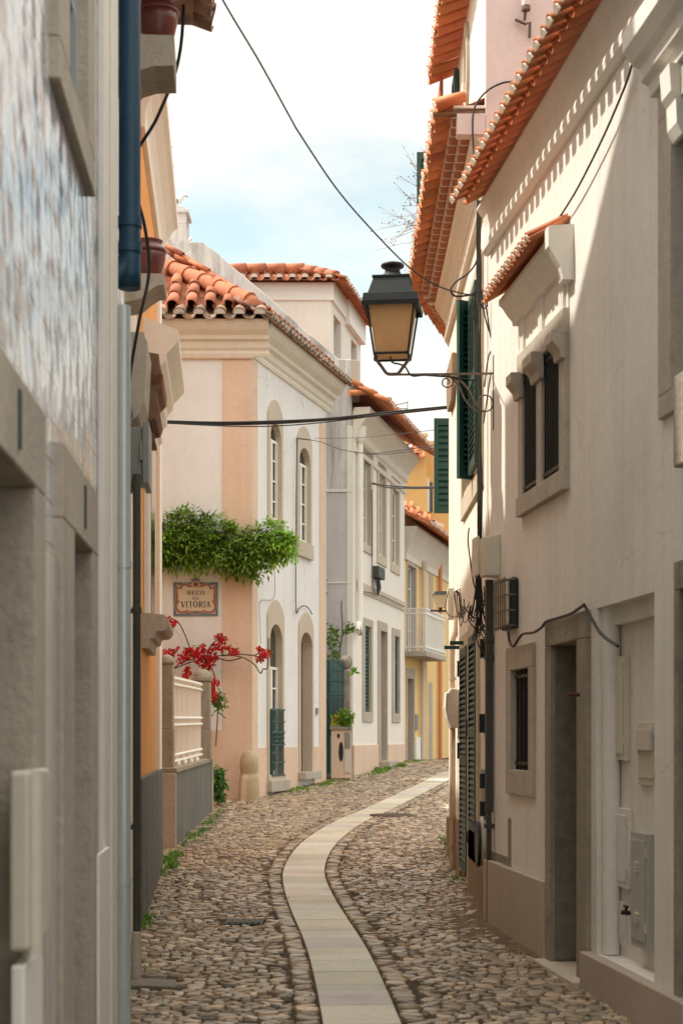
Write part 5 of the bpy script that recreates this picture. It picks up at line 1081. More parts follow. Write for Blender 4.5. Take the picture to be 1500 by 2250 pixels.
for k in range(6):
    o = R.uniform(-5, 5); bun.append(cpath([(1050 + o + R.uniform(-2, 2), y) for y in (440, 520, 600, 690, 780)] + [(1053 + o * .7 + R.uniform(-3, 3), y) for y in (880, 960, 1050, 1150)] + [(1052 + o * .8 + R.uniform(-2, 2), y) for y in (1220, 1290, 1330)], CD + k * .02))
cable('cable_bundle', 'bundle of black cables running down the corner house beside the drainpipe', bun, .0065, cat='cables')
cable('cable', 'black cable arching over the pink end wall above the scalloped eave', [cpath([(1132, 178), (1105, 181), (1075, 195), (1052, 218), (1040, 245), (1038, 290), (1041, 340), (1043, 380), (1048, 440)], 13.15)], .008)
cable('cable', 'black cable looping out towards the lantern roof from the corner house', [cpath([(1076, 636), (1055, 640), (1030, 648), (1000, 650), (990, 636), (1002, 618), (1028, 600), (1046, 575), (1050, 550)], 13.3)], .008)
cable('cable', 'loose wires criss-crossing beside the green louvred shutter', [cpath([(1060, 640), (1070, 690), (1078, 740), (1090, 757), (1076, 775), (1070, 800), (1064, 850)], 13.2), cpath([(1052, 600), (1066, 700), (1086, 760), (1080, 800), (1072, 860), (1062, 930)], 13.22), cpath([(1042, 660), (1040, 690), (1046, 712), (1048, 690), (1044, 660), (1042, 640)], 13.3), cpath([(1058, 668), (1066, 660), (1070, 670), (1062, 678), (1056, 668)], 13.25)], .006)
cable('cable', 'single loose wire curving down the sunlit wall left of the cable bundle', [cpath([(1030, 1160), (1028, 1190), (1034, 1240), (1040, 1280), (1046, 1300)], 13.6)], .006)
tg = []
for k in range(17):     # drooping loops of unequal length
    x0 = R.uniform(1044, 1060); x1 = x0 + R.uniform(-26, 22); y0, y1 = R.uniform(1268, 1320), R.uniform(1280, 1345); yb = max(y0, y1) + R.uniform(18, 80); xm = (x0 + x1) / 2 + R.uniform(-10, 10)
    tg.append([W(x, y, 13.5 + R.uniform(-.04, .04)) for x, y in ((1052 + R.uniform(-4, 4), y0 - 40), (x0, y0), (x0 + (xm - x0) * .3 + R.uniform(-4, 4), y0 + (yb - y0) * .6), (xm - 3, yb), (xm + 4, yb - 2), (x1 + R.uniform(-4, 4), y1 + (yb - y1) * .5), (x1, y1))])
tg.append(cpath([(1052, 1310), (1048, 1350), (1045, 1390), (1052, 1420), (1066, 1438), (1076, 1430)], 13.45)); tg.append(cpath([(1056, 1330), (1064, 1360), (1072, 1388), (1080, 1400)], 13.45))
cable('cable_tangle', 'tangle of looped black cables above the green shuttered door', tg, .0055, cat='cables', n=5)
tg = []
for k in range(9):
    x0 = R.uniform(996, 1010); x1 = x0 + R.uniform(4, 26); y0, y1 = R.uniform(1285, 1320), R.uniform(1320, 1345); yb = max(y0, y1) + R.uniform(8, 34); xm = (x0 + x1) / 2
    tg.append([W(x, y, 15.6 + R.uniform(-.04, .04)) for x, y in ((1000, 1300), (x0, y0), (x0 + 3, (y0 + yb) / 2), (xm, yb), (x1, (y1 + yb) / 2), (x1 + 2, y1))])
tg.append(cpath([(985, 1300), (978, 1330), (984, 1350), (1000, 1356), (1012, 1346)], 15.6))
cable('cable_tangle', 'smaller tangle of grey wires beside the narrow cream conduit box', tg, .0045, 'greycable', cat='cables', n=5)
cable('cable', 'black cable dropping down the sign house and curving over its door arch', [frpath(S2, [(652, 962), (651, 1050), (650, 1200), (650, 1338), (656, 1338), (664, 1332), (672, 1332), (680, 1340), (685, 1350)], .05)], .010)
cable('cable', 'faint thin wire on the sign house between the ivy and the arched window', [frpath(S2, [(602, 1230), (602, 1312), (572, 1322), (571, 1370), (573, 1415)], .03)], .005, 'greycable')
cable('cable', 'cables along the string course of the gabled house', [frpath(G2, [(800, 1300), (822, 1304), (838, 1309), (888, 1333)], .07), frpath(G2, [(816, 1075), (817, 1150), (817, 1240), (818, 1290), (824, 1305)], .06)], .014, 'greycable')
r = thing('meter_box', 'black meter box with dangling cables on the upper wall of the gabled house', 'meter box', G2.P(*[(lambda q: q[0])(G2.pix(828, 1290))], 0, G2.pix(828, 1270)[1])); b = G2.bx(821, 835, 1247, 1272, .05); mb = MB(); mb.box(G2, b[0], b[1], 0, .16, b[2], b[3]); build(mb, 'casing', 'greenpipe', r, bevel=.01)
mb = MB()
for k in range(5): mb.tube([G2.P(b[0] + .15 + .08 * k, .08, b[2]), G2.P(b[0] + .15 + .09 * k, .1, b[2] - .2), G2.P(b[0] + .3, .08, b[2] - .36)], .018, 6)
build(mb, 'leads', 'cable', r)
mb = MB(); p = frpath(G2, [(791, 968), (791, 1362), (786, 1370), (784, 1385)], .09); mb.tube(smooth_path(p, 3), .06, 10); a = G2.P(G2.pix(791, 955, .1)[0], .1, G2.pix(791, 970, .1)[1]); mb.lathe(a, [(.07, 0), (.12, .1), (.13, .3)], 10)
solo(mb, 'downpipe', 'paint', 'white rainwater pipe with a hopper on the facade of the gabled house', 'pipe')
p = W(967, 1225, 44.5); q_ = W(967, 1678, 44.5); mb = MB(); mb.tube([p, q_], .055, 10); mb.tube([p, p + Vector((.1, .3, .25))], .05, 8)
solo(mb, 'downpipe', 'orangepipe', 'bright orange drainpipe at the far corner of the yellow house', 'pipe')
mb = MB(); p = frpath(H4, [(931, 1250), (931, 1340)], .1); p += frpath(H4, [(929, 1480), (929, 1678)], .1); mb.tube(p, .06, 8); mb.lathe(p[0], [(.06, -.05), (.1, .05), (.12, .2)], 8)
solo(mb, 'downpipe', 'plasticbox', 'pale rainwater pipe on the yellow house passing behind the balcony', 'pipe')
b = H4.bx(911, 916, 1570, 1605, .02); mb = MB(); mb.box(H4, b[0], b[1], 0, .05, b[2], b[3]); solo(mb, 'letter_box', 'greybox', 'small grey letter box on the yellow house beside its door', 'letter box')
b = H4.bx(911, 921, 1620, 1676, .02); mb = MB(); mb.box(H4, b[0], b[1], 0.01, .06, b[2], b[3]); solo(mb, 'wall_cabinet', 'paint', 'white utility cabinet at the foot of the yellow house wall', 'cabinet')
# antenna
r = thing('tv_antenna', 'thin television antenna on the roof of the gabled house', 'antenna', W(853, 925, 38)); a = W(853, 925, 38)
mb = MB(); mb.tube([a, W(853, 888, 38)], .02, 6); build(mb, 'mast', 'rustiron', r); mb = MB()
for l in (((853, 893), (895, 884)), ((853, 897), (895, 898)), ((853, 893), (895, 905)), ((895, 882), (895, 906)), ((840, 893), (848, 872)), ((846, 893), (854, 874)), ((851, 893), (860, 874)), ((846, 873), (861, 874))): mb.tube([W(x, y, 38) for x, y in l], .012, 4)
build(mb, 'elements', 'greycable', r)
mb = MB(); c = W(852, 893, 37.9); mb.rbox((c.x - .06, 37.85, c.z - .1), (c.x + .06, 38.0, c.z + .06)); build(mb, 'amplifier', 'orangepipe', r)
# =================================================================== birds
def bird(name, label, pts, d, sc_=1.0, legs=True, ground=None):
    c = W(pts[0][0], pts[0][1], d); r = thing(name, label, 'bird', W(pts[2][0], ground, d))
    mb = MB(); mb.tube(smooth_path([W(x, y, d) for x, y, _ in pts], 4), [float(v) * sc_ for v in np.interp(np.linspace(0, len(pts) - 1, (len(pts) - 1) * 4 + 1), range(len(pts)), [p[2] for p in pts])], 12); build(mb, 'bird_body', 'feather', r)
    return r
r = bird('seagull', 'white gull with grey wings standing on the chimney cap, facing right', [(366, 451, .012), (374, 447, .04), (384, 442, .072), (392, 439, .072), (398, 434, .05), (401, 430, .034), (404, 428, .036), (407, 429, .026), (409, 430, .012)], 33.85, ground=453)
mb = MB(); mb.tube(smooth_path([W(362, 453, 33.8), W(374, 447, 33.79), (W(386, 441, 33.79)), W(392, 439, 33.80)], 4), [.008, .02, .03, .04, .045, .05, .055, .06, .062, .06, .05, .03, .01], 10); build(mb, 'wing', 'greyfeather', r)
mb = MB(); mb.tube([W(408, 430, 33.85), W(411, 431.5, 33.85), W(412, 434, 33.85)], [.012, .009, .003], 6); build(mb, 'beak', 'beak', r)
mb = MB()
for x in (385, 390): mb.tube([W(x, 444, 33.85), W(x, 454, 33.85)], .006, 5)
build(mb, 'leg', 'beak', r)
r = bird('small_bird', 'tiny pale bird perched on the gable parapet right of the chimney', [(413, 529, .01), (416, 527, .03), (419, 524, .035), (421, 522, .022), (423, 521, .006)], 33.4, ground=531)
# =================================================================== bollard
a, b = W(525, 1760, 27.2), W(568, 1648, 27.2); rr = (b.x - a.x) / 2 * 1.04; r = thing('guard_stone', 'stout round headed stone guard post at the corner of the sign house', 'guard stone', ((a.x + b.x) / 2, 27.2, GZ(27.2) - .03)); H_ = b.z - GZ(27.2)
mb = MB(); mb.lathe(((a.x + b.x) / 2, 27.3, GZ(27.2) - .05), [(rr * 1.0, 0), (rr * 1.02, H_ * .25), (rr * .95, H_ * .48), (rr * .9, H_ * .55), (rr * .82, H_ * .575), (rr * .82, H_ * .60), (rr * .9, H_ * .67), (rr * .94, H_ * .77), (rr * .86, H_ * .9), (rr * .6, H_ * 1.0), (rr * .25, H_ * 1.045), (.001, H_ * 1.05)], 24); build(mb, 'shaft', 'yellowstick', r)
# =================================================================== street sign
sg = thing('street_sign', 'glazed tile street sign reading BECO DA VITÓRIA inside a brown scrollwork frame', 'street sign', S1.P(S1.pix(430, 1353)[0], 0, S1.pix(430, 1353)[1]))
s0 = S1.pix(381.8, 1353.4); s1 = S1.pix(479, 1279.8); SCX = (s1[0] - s0[0]) / (1362 - 150); SCZ = (s1[1] - s0[1]) / (1292 - 375)
def sp_(x, y, n): return S1.P(s0[0] + (x - 150) * SCX, n, s0[1] + (1292 - y) * SCZ)
mb = MB(); mb.prism(S1, [(s0[0], s0[1]), (s1[0], s0[1]), (s1[0], s1[1]), (s0[0], s1[1])], 0, .022); build(mb, 'blue_border', 'signblue', sg)
def ribbon(mb, pts, wd, n, mi=0, closed=False):
    P_ = [np.array(p, float) for p in pts]; k = len(P_); L_ = []
    for i in range(k):
        a = P_[(i - 1) % k] if closed or i else P_[0]; b = P_[(i + 1) % k] if closed or i < k - 1 else P_[-1]
        t = b - a; t = t / (np.linalg.norm(t) + 1e-9); nn = np.array([-t[1], t[0]]); ww = wd[i] if isinstance(wd, (list, tuple)) else wd
        L_ += [P_[i] + nn * ww / 2, P_[i] - nn * ww / 2]
    vs = [sp_(x, y, n) for x, y in L_]; m = k if closed else k - 1
    mb.add(vs, [(2 * i, 2 * i + 1, 2 * ((i + 1) % k) + 1, 2 * ((i + 1) % k)) for i in range(m)], mi)
cxs, cys = 756, 820
half = [(756, 470), (820, 480), (900, 480), (960, 470), (1030, 440), (1100, 450), (1150, 500), (1165, 535), (1230, 520), (1280, 570), (1280, 680), (1265, 780), (1285, 850), (1235, 905), (1285, 960), (1290, 1060), (1240, 1160), (1140, 1200), (1040, 1190), (960, 1160), (900, 1185), (830, 1200), (756, 1215)]
ringp = half + [(1512 - x, y) for x, y in half[-2:0:-1]]
def sm2(p): q = smooth_path([(x, y, 0) for x, y in p] , 3); return [(v.x, v.y) for v in q]
rp = sm2(ringp + [ringp[0]])[:-1]
mb = MB(); mb.add([sp_(x, y, .026) for x, y in rp], [tuple(range(len(rp)))]); 
build(mb, 'tile_face', 'signcream', sg, recalc=False)
mb = MB(); ribbon(mb, rp, 92, .0275, 1, True); ribbon(mb, rp, 62, .0290, 0, True); ribbon(mb, [(x + (cxs - x) * .02, y + (cys - y) * .025) for x, y in rp], 10, .0305, 1, True)
for sx_ in (-1, 1):
    for pts in ([(1190, 520), (1240, 470), (1295, 440)], [(1180, 470), (1260, 455)], [(1250, 1180), (1300, 1215)], [(1180, 1225), (1290, 1235)]): ribbon(mb, [(x if sx_ > 0 else 1512 - x, y) for x, y in pts], 26, .0298, 1)
build(mb, 'scrollwork', ['signbrown', 'signpink'], sg, recalc=False)
mb = MB(); mb.add([sp_(x, y, .031) for x, y in ((650, 360), (862, 360), (870, 470), (820, 530), (756, 555), (690, 530), (640, 470))], [tuple(range(7))], 1); mb.add([sp_(x, y, .033) for x, y in ((690, 385), (825, 385), (822, 470), (756, 505), (692, 470))], [tuple(range(5))], 0)
mb.add([sp_(x, y, .032) for x, y in ((640, 355), (870, 355), (878, 280), (845, 310), (795, 250), (770, 305), (735, 305), (710, 250), (665, 310), (625, 280))], [tuple(range(10))], 2); mb.add([sp_(x, y, .034) for x, y in ((690, 330), (830, 330), (838, 345), (680, 345))], [(0, 1, 2, 3)], 1)
build(mb, 'crest', ['signbrown', 'signpink', 'signblue'], sg, recalc=False)
for q in ((600, 1150), (756, 1180), (912, 1150)):
    mb = MB() if q[0] == 600 else mb; mb.add([sp_(q[0] + 70 * math.cos(t), q[1] + 24 * math.sin(t), .032) for t in np.linspace(0, 6.28, 12, endpoint=False)], [tuple(range(12))], 2 if q[0] == 756 else 1)
build(mb, 'shell_ornament', ['signbrown', 'signpink', 'signblue'], sg, recalc=False)
mb = MB(); TK, TN = .25, .11
def glyph(ch, x0, x1, y0, y1):    # y1 > y0 (down in sign units)
    wd, hh = x1 - x0, y1 - y0
    S = lambda pts, t: ribbon(mb, [(x0 + p[0] * wd, y1 - p[1] * hh) for p in pts], [q * min(wd, hh * .75) for q in t] if isinstance(t, (list, tuple)) else t * min(wd, hh * .75), .031)
    tk = TK
    def serif(x, y, l=.17): S([(x - l, y), (x + l, y)], .07)
    def arc(cx_, cy_, rx, ry, a0, a1, n=14): return [(cx_ + rx * math.cos(a), cy_ + ry * math.sin(a)) for a in np.linspace(a0, a1, n)]
    def wv(a0, a1, n=14): return [TN + (tk * 1.05 - TN) * abs(math.cos(a)) ** 1.5 for a in np.linspace(a0, a1, n)]
    h_ = math.pi / 2
    if ch == 'I': tk = .75; S([(.5, 0), (.5, 1)], tk); ribbon(mb, [(x0 - wd * .3, y0 + 3), (x1 + wd * .3, y0 + 3)], 7, .031); ribbon(mb, [(x0 - wd * .3, y1 - 3), (x1 + wd * .3, y1 - 3)], 7, .031)
    if ch in 'BEDR': S([(.2, 0), (.2, 1)], tk); serif(.16, .03); serif(.16, .97)
    if ch == 'E':
        S([(.2, .96), (.95, .96)], .09); S([(.2, .5), (.75, .5)], .08); S([(.2, .04), (1, .04)], .09); S([(.94, .98), (.94, .76)], .09); S([(1, .02), (1, .26)], .09); S([(.75, .6), (.75, .4)], .08)
    if ch in 'BR':
        S([(.2, .96), (.5, .96)] + arc(.52, .74, .34, .22, h_, -h_) + [(.5, .52), (.2, .52)], [TN, TN] + wv(h_, -h_) + [TN, TN])
    if ch == 'B': S([(.5, .52)] + arc(.54, .28, .4, .24, h_, -h_) + [(.5, .04), (.2, .04)], [TN] + wv(h_, -h_) + [TN, TN])
    if ch == 'R': S([(.5, .52), (.9, .04), (1.02, .02)], [tk * .7, tk, .08])
    if ch == 'D': S([(.2, .96), (.42, .96)] + arc(.44, .5, .5, .46, h_, -h_) + [(.42, .04), (.2, .04)], [TN, TN] + wv(h_, -h_) + [TN, TN])
    if ch in 'OÓ': S(arc(.5, .5, .42, .47, 0, 2 * math.pi, 30), wv(0, 2 * math.pi, 30))
    if ch == 'Ó': S([(.5, 1.1), (.72, 1.28)], [.06, .14])
    if ch == 'C': S(arc(.54, .5, .44, .47, .75, 2 * math.pi - .75, 24), wv(.75, 2 * math.pi - .75, 24)); S([(.9, .98), (.9, .68)], .09); S([(.88, .1), (.94, .28)], .07)
    if ch == 'V': S([(.08, .98), (.5, 0)], tk); S([(.5, 0), (.92, .98)], TN); serif(.1, .98, .15); serif(.92, .98, .12)
    if ch == 'A': S([(.08, .02), (.5, 1)], TN); S([(.5, 1), (.92, .02)], tk); S([(.24, .36), (.76, .36)], .07); serif(.08, .02, .12); serif(.92, .02, .15)
    if ch == 'T': S([(.5, 0), (.5, 1)], tk); S([(0, .96), (1, .96)], .09); S([(.03, .99), (.03, .8)], .08); S([(.97, .99), (.97, .8)], .08); serif(.5, .03)
for txt, y0, y1, xs_ in (('BECO', 605, 722, ((525, 618), (650, 745), (768, 868), (888, 988))), ('DA', 775, 852, ((665, 748), (758, 842))), ('VITÓRIA', 898, 1064, ((350, 468), (490, 522), (560, 662), (685, 800), (832, 945), (978, 1010), (1042, 1148)))):
    for ch, (x0, x1) in zip(txt, xs_): glyph(ch, x0, x1, y0, y1)
build(mb, 'lettering', 'signink', sg, recalc=False)
# =================================================================== plants
def leaf(mb, p, d, up, L_, wd, col, fold=.25):
    d = d.normalized(); s_ = d.cross(up); s_ = s_.normalized() if s_.length > 1e-4 else d.orthogonal().normalized(); nn = s_.cross(d)
    m = p + d * L_ * .45
    mb.add([p, m + s_ * wd / 2 + nn * wd * fold, p + d * L_ - nn * L_ * .1, m - s_ * wd / 2 + nn * wd * fold, m], [(0, 1, 2, 4), (0, 4, 2, 3)], 0, False, col)
top = [(346, 1160), (380, 1142), (400, 1122), (425, 1126), (455, 1134), (490, 1152), (530, 1168), (560, 1162), (590, 1146), (620, 1162), (640, 1190)]
bot = [(346, 1232), (380, 1236), (410, 1232), (450, 1240), (490, 1245), (530, 1254), (560, 1265), (590, 1248), (620, 1226), (640, 1208)]
tx, ty = zip(*top); bx_, by = zip(*bot)
iv = thing('climbing_ivy', 'dense green wisteria mass trained across the sign house above the street sign', 'climbing plant', S1.P(-.6, .2, S1.pix(500, 1250)[1]))
mb = MB(); Rr = R
def shoot(mb, p, ax, nl, L_, shade_):
    ax = ax.normalized(); side = ax.cross(Vector((0, 0, 1))).normalized()
    for q in range(nl):
        k = q / max(1, nl - 1); pos = p + ax * (.16 * k) + Vector((0, 0, -.05 * k * k))
        for s_ in ((-1, 1) if q < nl - 1 else (0,)):
            d = ax * .65 + side * s_ * .9 + Vector((Rr.uniform(-.3, .3), Rr.uniform(-.3, .3), Rr.uniform(-.55, .15)))
            v = shade_ * Rr.uniform(.7, 1.3); leaf(mb, pos, d, Vector((Rr.uniform(-.3, .3), -.4, 1)), L_ * Rr.uniform(.8, 1.2), L_ * .34, (v * (1.0 + Rr.uniform(-.1, .35)), v, v * Rr.uniform(.5, 1)))
for q in range(1150):
    px = Rr.uniform(346, 643); a = np.interp(px, tx, ty) - 5 * mnoise.noise((px * .11, 0, 0)) - (9 if Rr.random() < .12 else 0); b = np.interp(px, bx_, by) + 10 * mnoise.noise((px * .09, 7, 0)); py = a + (b - a) * Rr.betavariate(1.3, 1.3)
    n_ = .05 + .38 * Rr.random() ** .8 * math.sin(math.pi * min(1, max(.12, (py - a) / (b - a)))) ** .5
    p = W(px, py, 27.65 - n_); ax = Vector((Rr.uniform(-.8, .8), -Rr.uniform(.1, 1), Rr.uniform(-.7, .75) + (.6 if py < a + 12 else 0) - (.5 if py > b - 20 else 0)))
    yl = max(0, (px - 560) / 80); sh_ = (.55 + .9 * (mnoise.noise((px * .045, py * .06, 3)) + .5)) * Rr.uniform(.75, 1.2) * (1 + .6 * yl)
    shoot(mb, p, ax, Rr.randint(3, 5), .12, sh_)
for px, y0, y1 in ((443, 1235, 1262), (477, 1240, 1258), (375, 1232, 1248)):
    for k in range(5): leaf(mb, W(px + Rr.uniform(-2, 2), y0 + (y1 - y0) * k / 5, 27.45), Vector((Rr.uniform(-.3, .3), -.1, -1)), Vector((0, -1, 0)), .09, .03, (.8, .9, .5))
for k in range(10): leaf(mb, W(403 + Rr.uniform(-4, 6), 1130 - k * 1.6, 27.4), Vector((Rr.uniform(-1, 1), -.2, Rr.uniform(.3, 1))), Vector((0, -1, 0)), .1, .035, (1, 1.1, .7))
build(mb, 'foliage', 'leaf', iv, recalc=False)
mb = MB()
for k in range(4): mb.tube(smooth_path([W(346, 1195 + k * 10, 27.55), W(430, 1185 + k * 12, 27.5), W(520, 1205 + k * 8, 27.48), W(600, 1195 + k * 8, 27.45)], 5), .014, 6)
build(mb, 'branches', 'stem', iv)
bg_ = thing('bougainvillea', 'red bougainvillea sprawling over the sign house wall and the garden piers', 'flowering plant', W(470, 1560, 27.2))
mb = MB()
for l in ([(590, 1402), (588, 1465), (578, 1470), (572, 1480), (560, 1462), (540, 1448), (520, 1442), (490, 1440), (450, 1448), (420, 1455), (380, 1470), (345, 1478)], [(378, 1360), (392, 1368), (405, 1392), (414, 1415), (424, 1436), (440, 1446)], [(455, 1444), (460, 1424), (472, 1410), (490, 1400)], [(490, 1441), (530, 1438), (560, 1440), (575, 1428)], [(470, 1442), (500, 1452), (530, 1446)], [(345, 1490), (380, 1470), (400, 1455), (430, 1448)], [(450, 1448), (470, 1480), (472, 1520), (478, 1560), (474, 1640)], [(500, 1440), (512, 1432), (520, 1430)]):
    mb.tube(smooth_path([W(x, y, 27.35) for x, y in l], 4), .011, 6)
build(mb, 'stems', 'stem', bg_)
mb = MB(); lf = MB()
CL = [(366, 1440, 12), (374, 1436, 9), (372, 1362, 4), (384, 1369, 5), (380, 1374, 3), (402, 1448, 14), (412, 1438, 10), (424, 1434, 12), (437, 1432, 12), (448, 1436, 10), (445, 1455, 15), (460, 1450, 13), (455, 1466, 10), (470, 1448, 12), (436, 1448, 10), (480, 1400, 8), (490, 1406, 8), (468, 1428, 9), (480, 1420, 8), (488, 1428, 6), (503, 1424, 4), (510, 1432, 5), (518, 1432, 6), (572, 1428, 8), (578, 1440, 10), (570, 1448, 8), (590, 1434, 6), (409, 1486, 9), (412, 1474, 8), (462, 1494, 9), (474, 1502, 10), (467, 1522, 10), (470, 1535, 8), (464, 1510, 9), (390, 1425, 3), (446, 1420, 3), (410, 1430, 4)]
for x, y, rd in CL:
    for q in range(int(rd * 3.4)):
        a, b = Rr.uniform(0, 6.28), Rr.uniform(-1, 1); rr_ = rd * Rr.random() ** .5
        p = W(x + rr_ * math.cos(a), y + rr_ * math.sin(a) * .9, 27.3 + .1 * b - (1.4 if y > 1470 and x > 455 else 0))
        v = Rr.uniform(.6, 1.35); leaf(mb, p, Vector((Rr.uniform(-1, 1), Rr.uniform(-1, .3), Rr.uniform(-1, 1))), Vector((Rr.uniform(-1, 1), -1, Rr.uniform(-1, 1))), .055, .045, (v, v * Rr.uniform(.4, 2.2), v))
    for q in range(3): leaf(lf, W(x + Rr.uniform(-rd, rd), y + Rr.uniform(-rd, rd), 27.36), Vector((Rr.uniform(-1, 1), Rr.uniform(-1, 0), Rr.uniform(-1, 1))), Vector((0, -1, .4)), .06, .035, (.7, .8, .6))
for q in range(90): leaf(lf, W(470 + Rr.gauss(8, 8), 1542 + Rr.gauss(0, 11), 26.0), Vector((Rr.uniform(-.6, 1), -.3, Rr.uniform(-1, .3))), Vector((0, -1, .3)), .09, .03, (.5, .6, .6))
build(mb, 'flowers', 'petal', bg_, recalc=False); build(lf, 'leaves', 'leaf', bg_, recalc=False)
def bush(label, px, py, d, rx, rz, n, L_=.1, tint=(1, 1, 1), name='shrub', down=0):
    mb = MB()
    for q in range(n):
        a = Rr.uniform(0, 6.28); k = Rr.random() ** .5; p = W(px + rx * k * math.cos(a), py + rz * k * math.sin(a), d + Rr.uniform(-.15, .15)); v = Rr.uniform(.5, 1.3)
        leaf(mb, p, Vector((Rr.uniform(-1, 1), Rr.uniform(-1, .2), Rr.uniform(-1, 1) - down)), Vector((0, -.6, 1)), L_ * Rr.uniform(.7, 1.3), L_ * .4, (v * tint[0], v * tint[1], v * tint[2]))
    return mb
solo(bush('', 480, 1722, 26.3, 12, 36, 260, .13, (.45, .6, .7), down=.3), 'fern', 'leaf', 'dark green fern tucked between the garden wall and the sign house', 'fern', recalc=False)
# =================================================================== iron gate corner
g0, g1 = W(713, 1700, 32.5), W(756, 1700, 33.0); GG = Fr((g0.x, g0.y), (g1.x - g0.x, g1.y - g0.y), -1); Lg = math.hypot(g1.x - g0.x, g1.y - g0.y)
gt = thing('iron_gate', 'dark green iron gate of spear topped bars between the sign house and the gabled house', 'gate', (g0.x, g0.y, g0.z)); ztop, zmid, zlow = W(0, 1452, 32.6).z, W(0, 1472, 32.6).z, W(0, 1585, 32.6).z
mb = MB()
for k in range(15): u = Lg * (k + .3) / 15; mb.tube([GG.P(u, 0, zlow if u > .14 else g0.z), GG.P(u, 0, ztop), GG.P(u, 0, ztop + .06)], [.011, .011, .002], 6)
build(mb, 'bars', 'green', gt); mb = MB()
for z in (zmid, zlow, W(0, 1525, 32.6).z, W(0, 1533, 32.6).z, W(0, 1495, 32.6).z): mb.box(GG, 0, Lg, -.015, .015, z - .015, z + .015)
mb.box(GG, .12, .155, -.02, .02, g0.z, ztop); build(mb, 'rails', 'green', gt)
mb = MB(); mb.box(GG, 0, .14, -.03, -.01, g0.z, W(0, 1600, 32.6).z); mb.box(GG, .02, Lg, -.35, -.33, zlow - .3, zmid - .02); build(mb, 'backing', 'green', gt)
r = thing('gate_pier', 'slim mossy gate pier topped with a stone ball beside the iron gate', 'pillar', W(758, 1700, 33.2)); a, b = W(752, 1600, 33.2), W(769, 1475, 33.2)
mb = MB(); mb.rbox((a.x, 33.1, W(0, 1700, 33.2).z), (b.x, 33.25, b.z)); build(mb, 'shaft', 'darkstone', r, bevel=.01); mb = MB(); c = W(759, 1455, 33.17); mb.lathe((c.x, 33.17, c.z - .15), [(.05, 0), (.11, .04), (.14, .12), (.14, .19), (.1, .27), (.001, .31)], 14); build(mb, 'ball', 'darkstone', r)
lw = thing('low_wall', 'low peach rendered wall with meter doors under the planter by the iron gate', 'wall', W(745, 1700, 32.8)); a, b = W(727, 1700, 32.6), W(757, 1604, 32.6)
mb = MB(); mb.rbox((a.x, 32.6, a.z - .1), (W(771, 0, 32.6).x, 33.08, b.z)); build(mb, 'render', 'peach', lw, bevel=.008); mb = MB(); mb.rbox((a.x - .03, 32.56, b.z), (W(772, 0, 32.6).x, 33.09, b.z + .06)); build(mb, 'coping', 'darkstone', lw, bevel=.008)
LW = Fr((0, 32.6), (1, 0), -1); mb = MB(); b = LW.bx(757, 769, 1610, 1644); mb.box(LW, b[0], b[1], 0, .02, b[2], b[3]); build(mb, 'meter_door', 'greybox', lw); mb = MB(); b = LW.bx(757, 769, 1648, 1698); mb.box(LW, b[0], b[1], 0, .02, b[2], b[3]); build(mb, 'meter_door', 'plasticbox', lw)
mb = MB(); c = LW.pix(749, 1652); mb.prism(LW, [(c[0] + .045 * math.cos(t), c[1] + .2 * math.sin(t)) for t in np.linspace(0, 6.28, 16, endpoint=False)], 0, .012); b = LW.bx(741, 746, 1613, 1622); mb.box(LW, b[0], b[1], 0, .015, b[2], b[3]); build(mb, 'oval_plate', 'iron', lw)
mb = bush('', 757, 1578, 32.75, 17, 16, 230, .12, (1.1, 1.0, .5)); 
for q in range(60): v = Rr.uniform(.8, 1.6); leaf(mb, W(737 + Rr.gauss(0, 6), 1584 + Rr.gauss(0, 6), 32.7), Vector((Rr.uniform(-1, 1), -.5, Rr.uniform(-.5, 1))), Vector((0, -1, .3)), .1, .04, (v * 2.6, v * 1.3, v * .6))
solo(mb, 'potted_plant', 'leaf', 'bushy yellow-green plant spilling over the low wall beside the iron gate', 'plant', recalc=False)
cr_ = thing('creeper', 'sparse creeper climbing the grey side wall above the iron gate', 'climbing plant', W(745, 1450, 33.3)); mb = MB()
for l in ([(745, 1455), (748, 1420), (752, 1385), (750, 1345), (750, 1320)], [(748, 1420), (735, 1390), (728, 1378)], [(750, 1400), (762, 1385), (772, 1380)], [(742, 1450), (728, 1425), (716, 1410)]): mb.tube(smooth_path([W(x, y, 33.35) for x, y in l], 4), .012, 5)
build(mb, 'stems', 'stem', cr_); mb = MB()
for q in range(150):
    c = Rr.choice(((730, 1384), (737, 1390), (722, 1408), (735, 1410), (765, 1382), (772, 1378), (742, 1440), (730, 1440), (712, 1310), (712, 1365), (710, 1290))); v = Rr.uniform(.5, 1.2); leaf(mb, W(c[0] + Rr.gauss(0, 5), c[1] + Rr.gauss(0, 6), 33.25), Vector((Rr.uniform(-1, 1), -.5, Rr.uniform(-1, .5))), Vector((0, -1, .3)), .1, .045, (v * .8, v * .8, v * .6))
for q in range(12): leaf(mb, W(778, 1478, 32.6), Vector((Rr.uniform(-1, 1), -.2, Rr.uniform(-.6, 1))), Vector((0, -1, 0)), .13, .05, (.9, 1, .6))
build(mb, 'leaves', 'leaf', cr_, recalc=False)
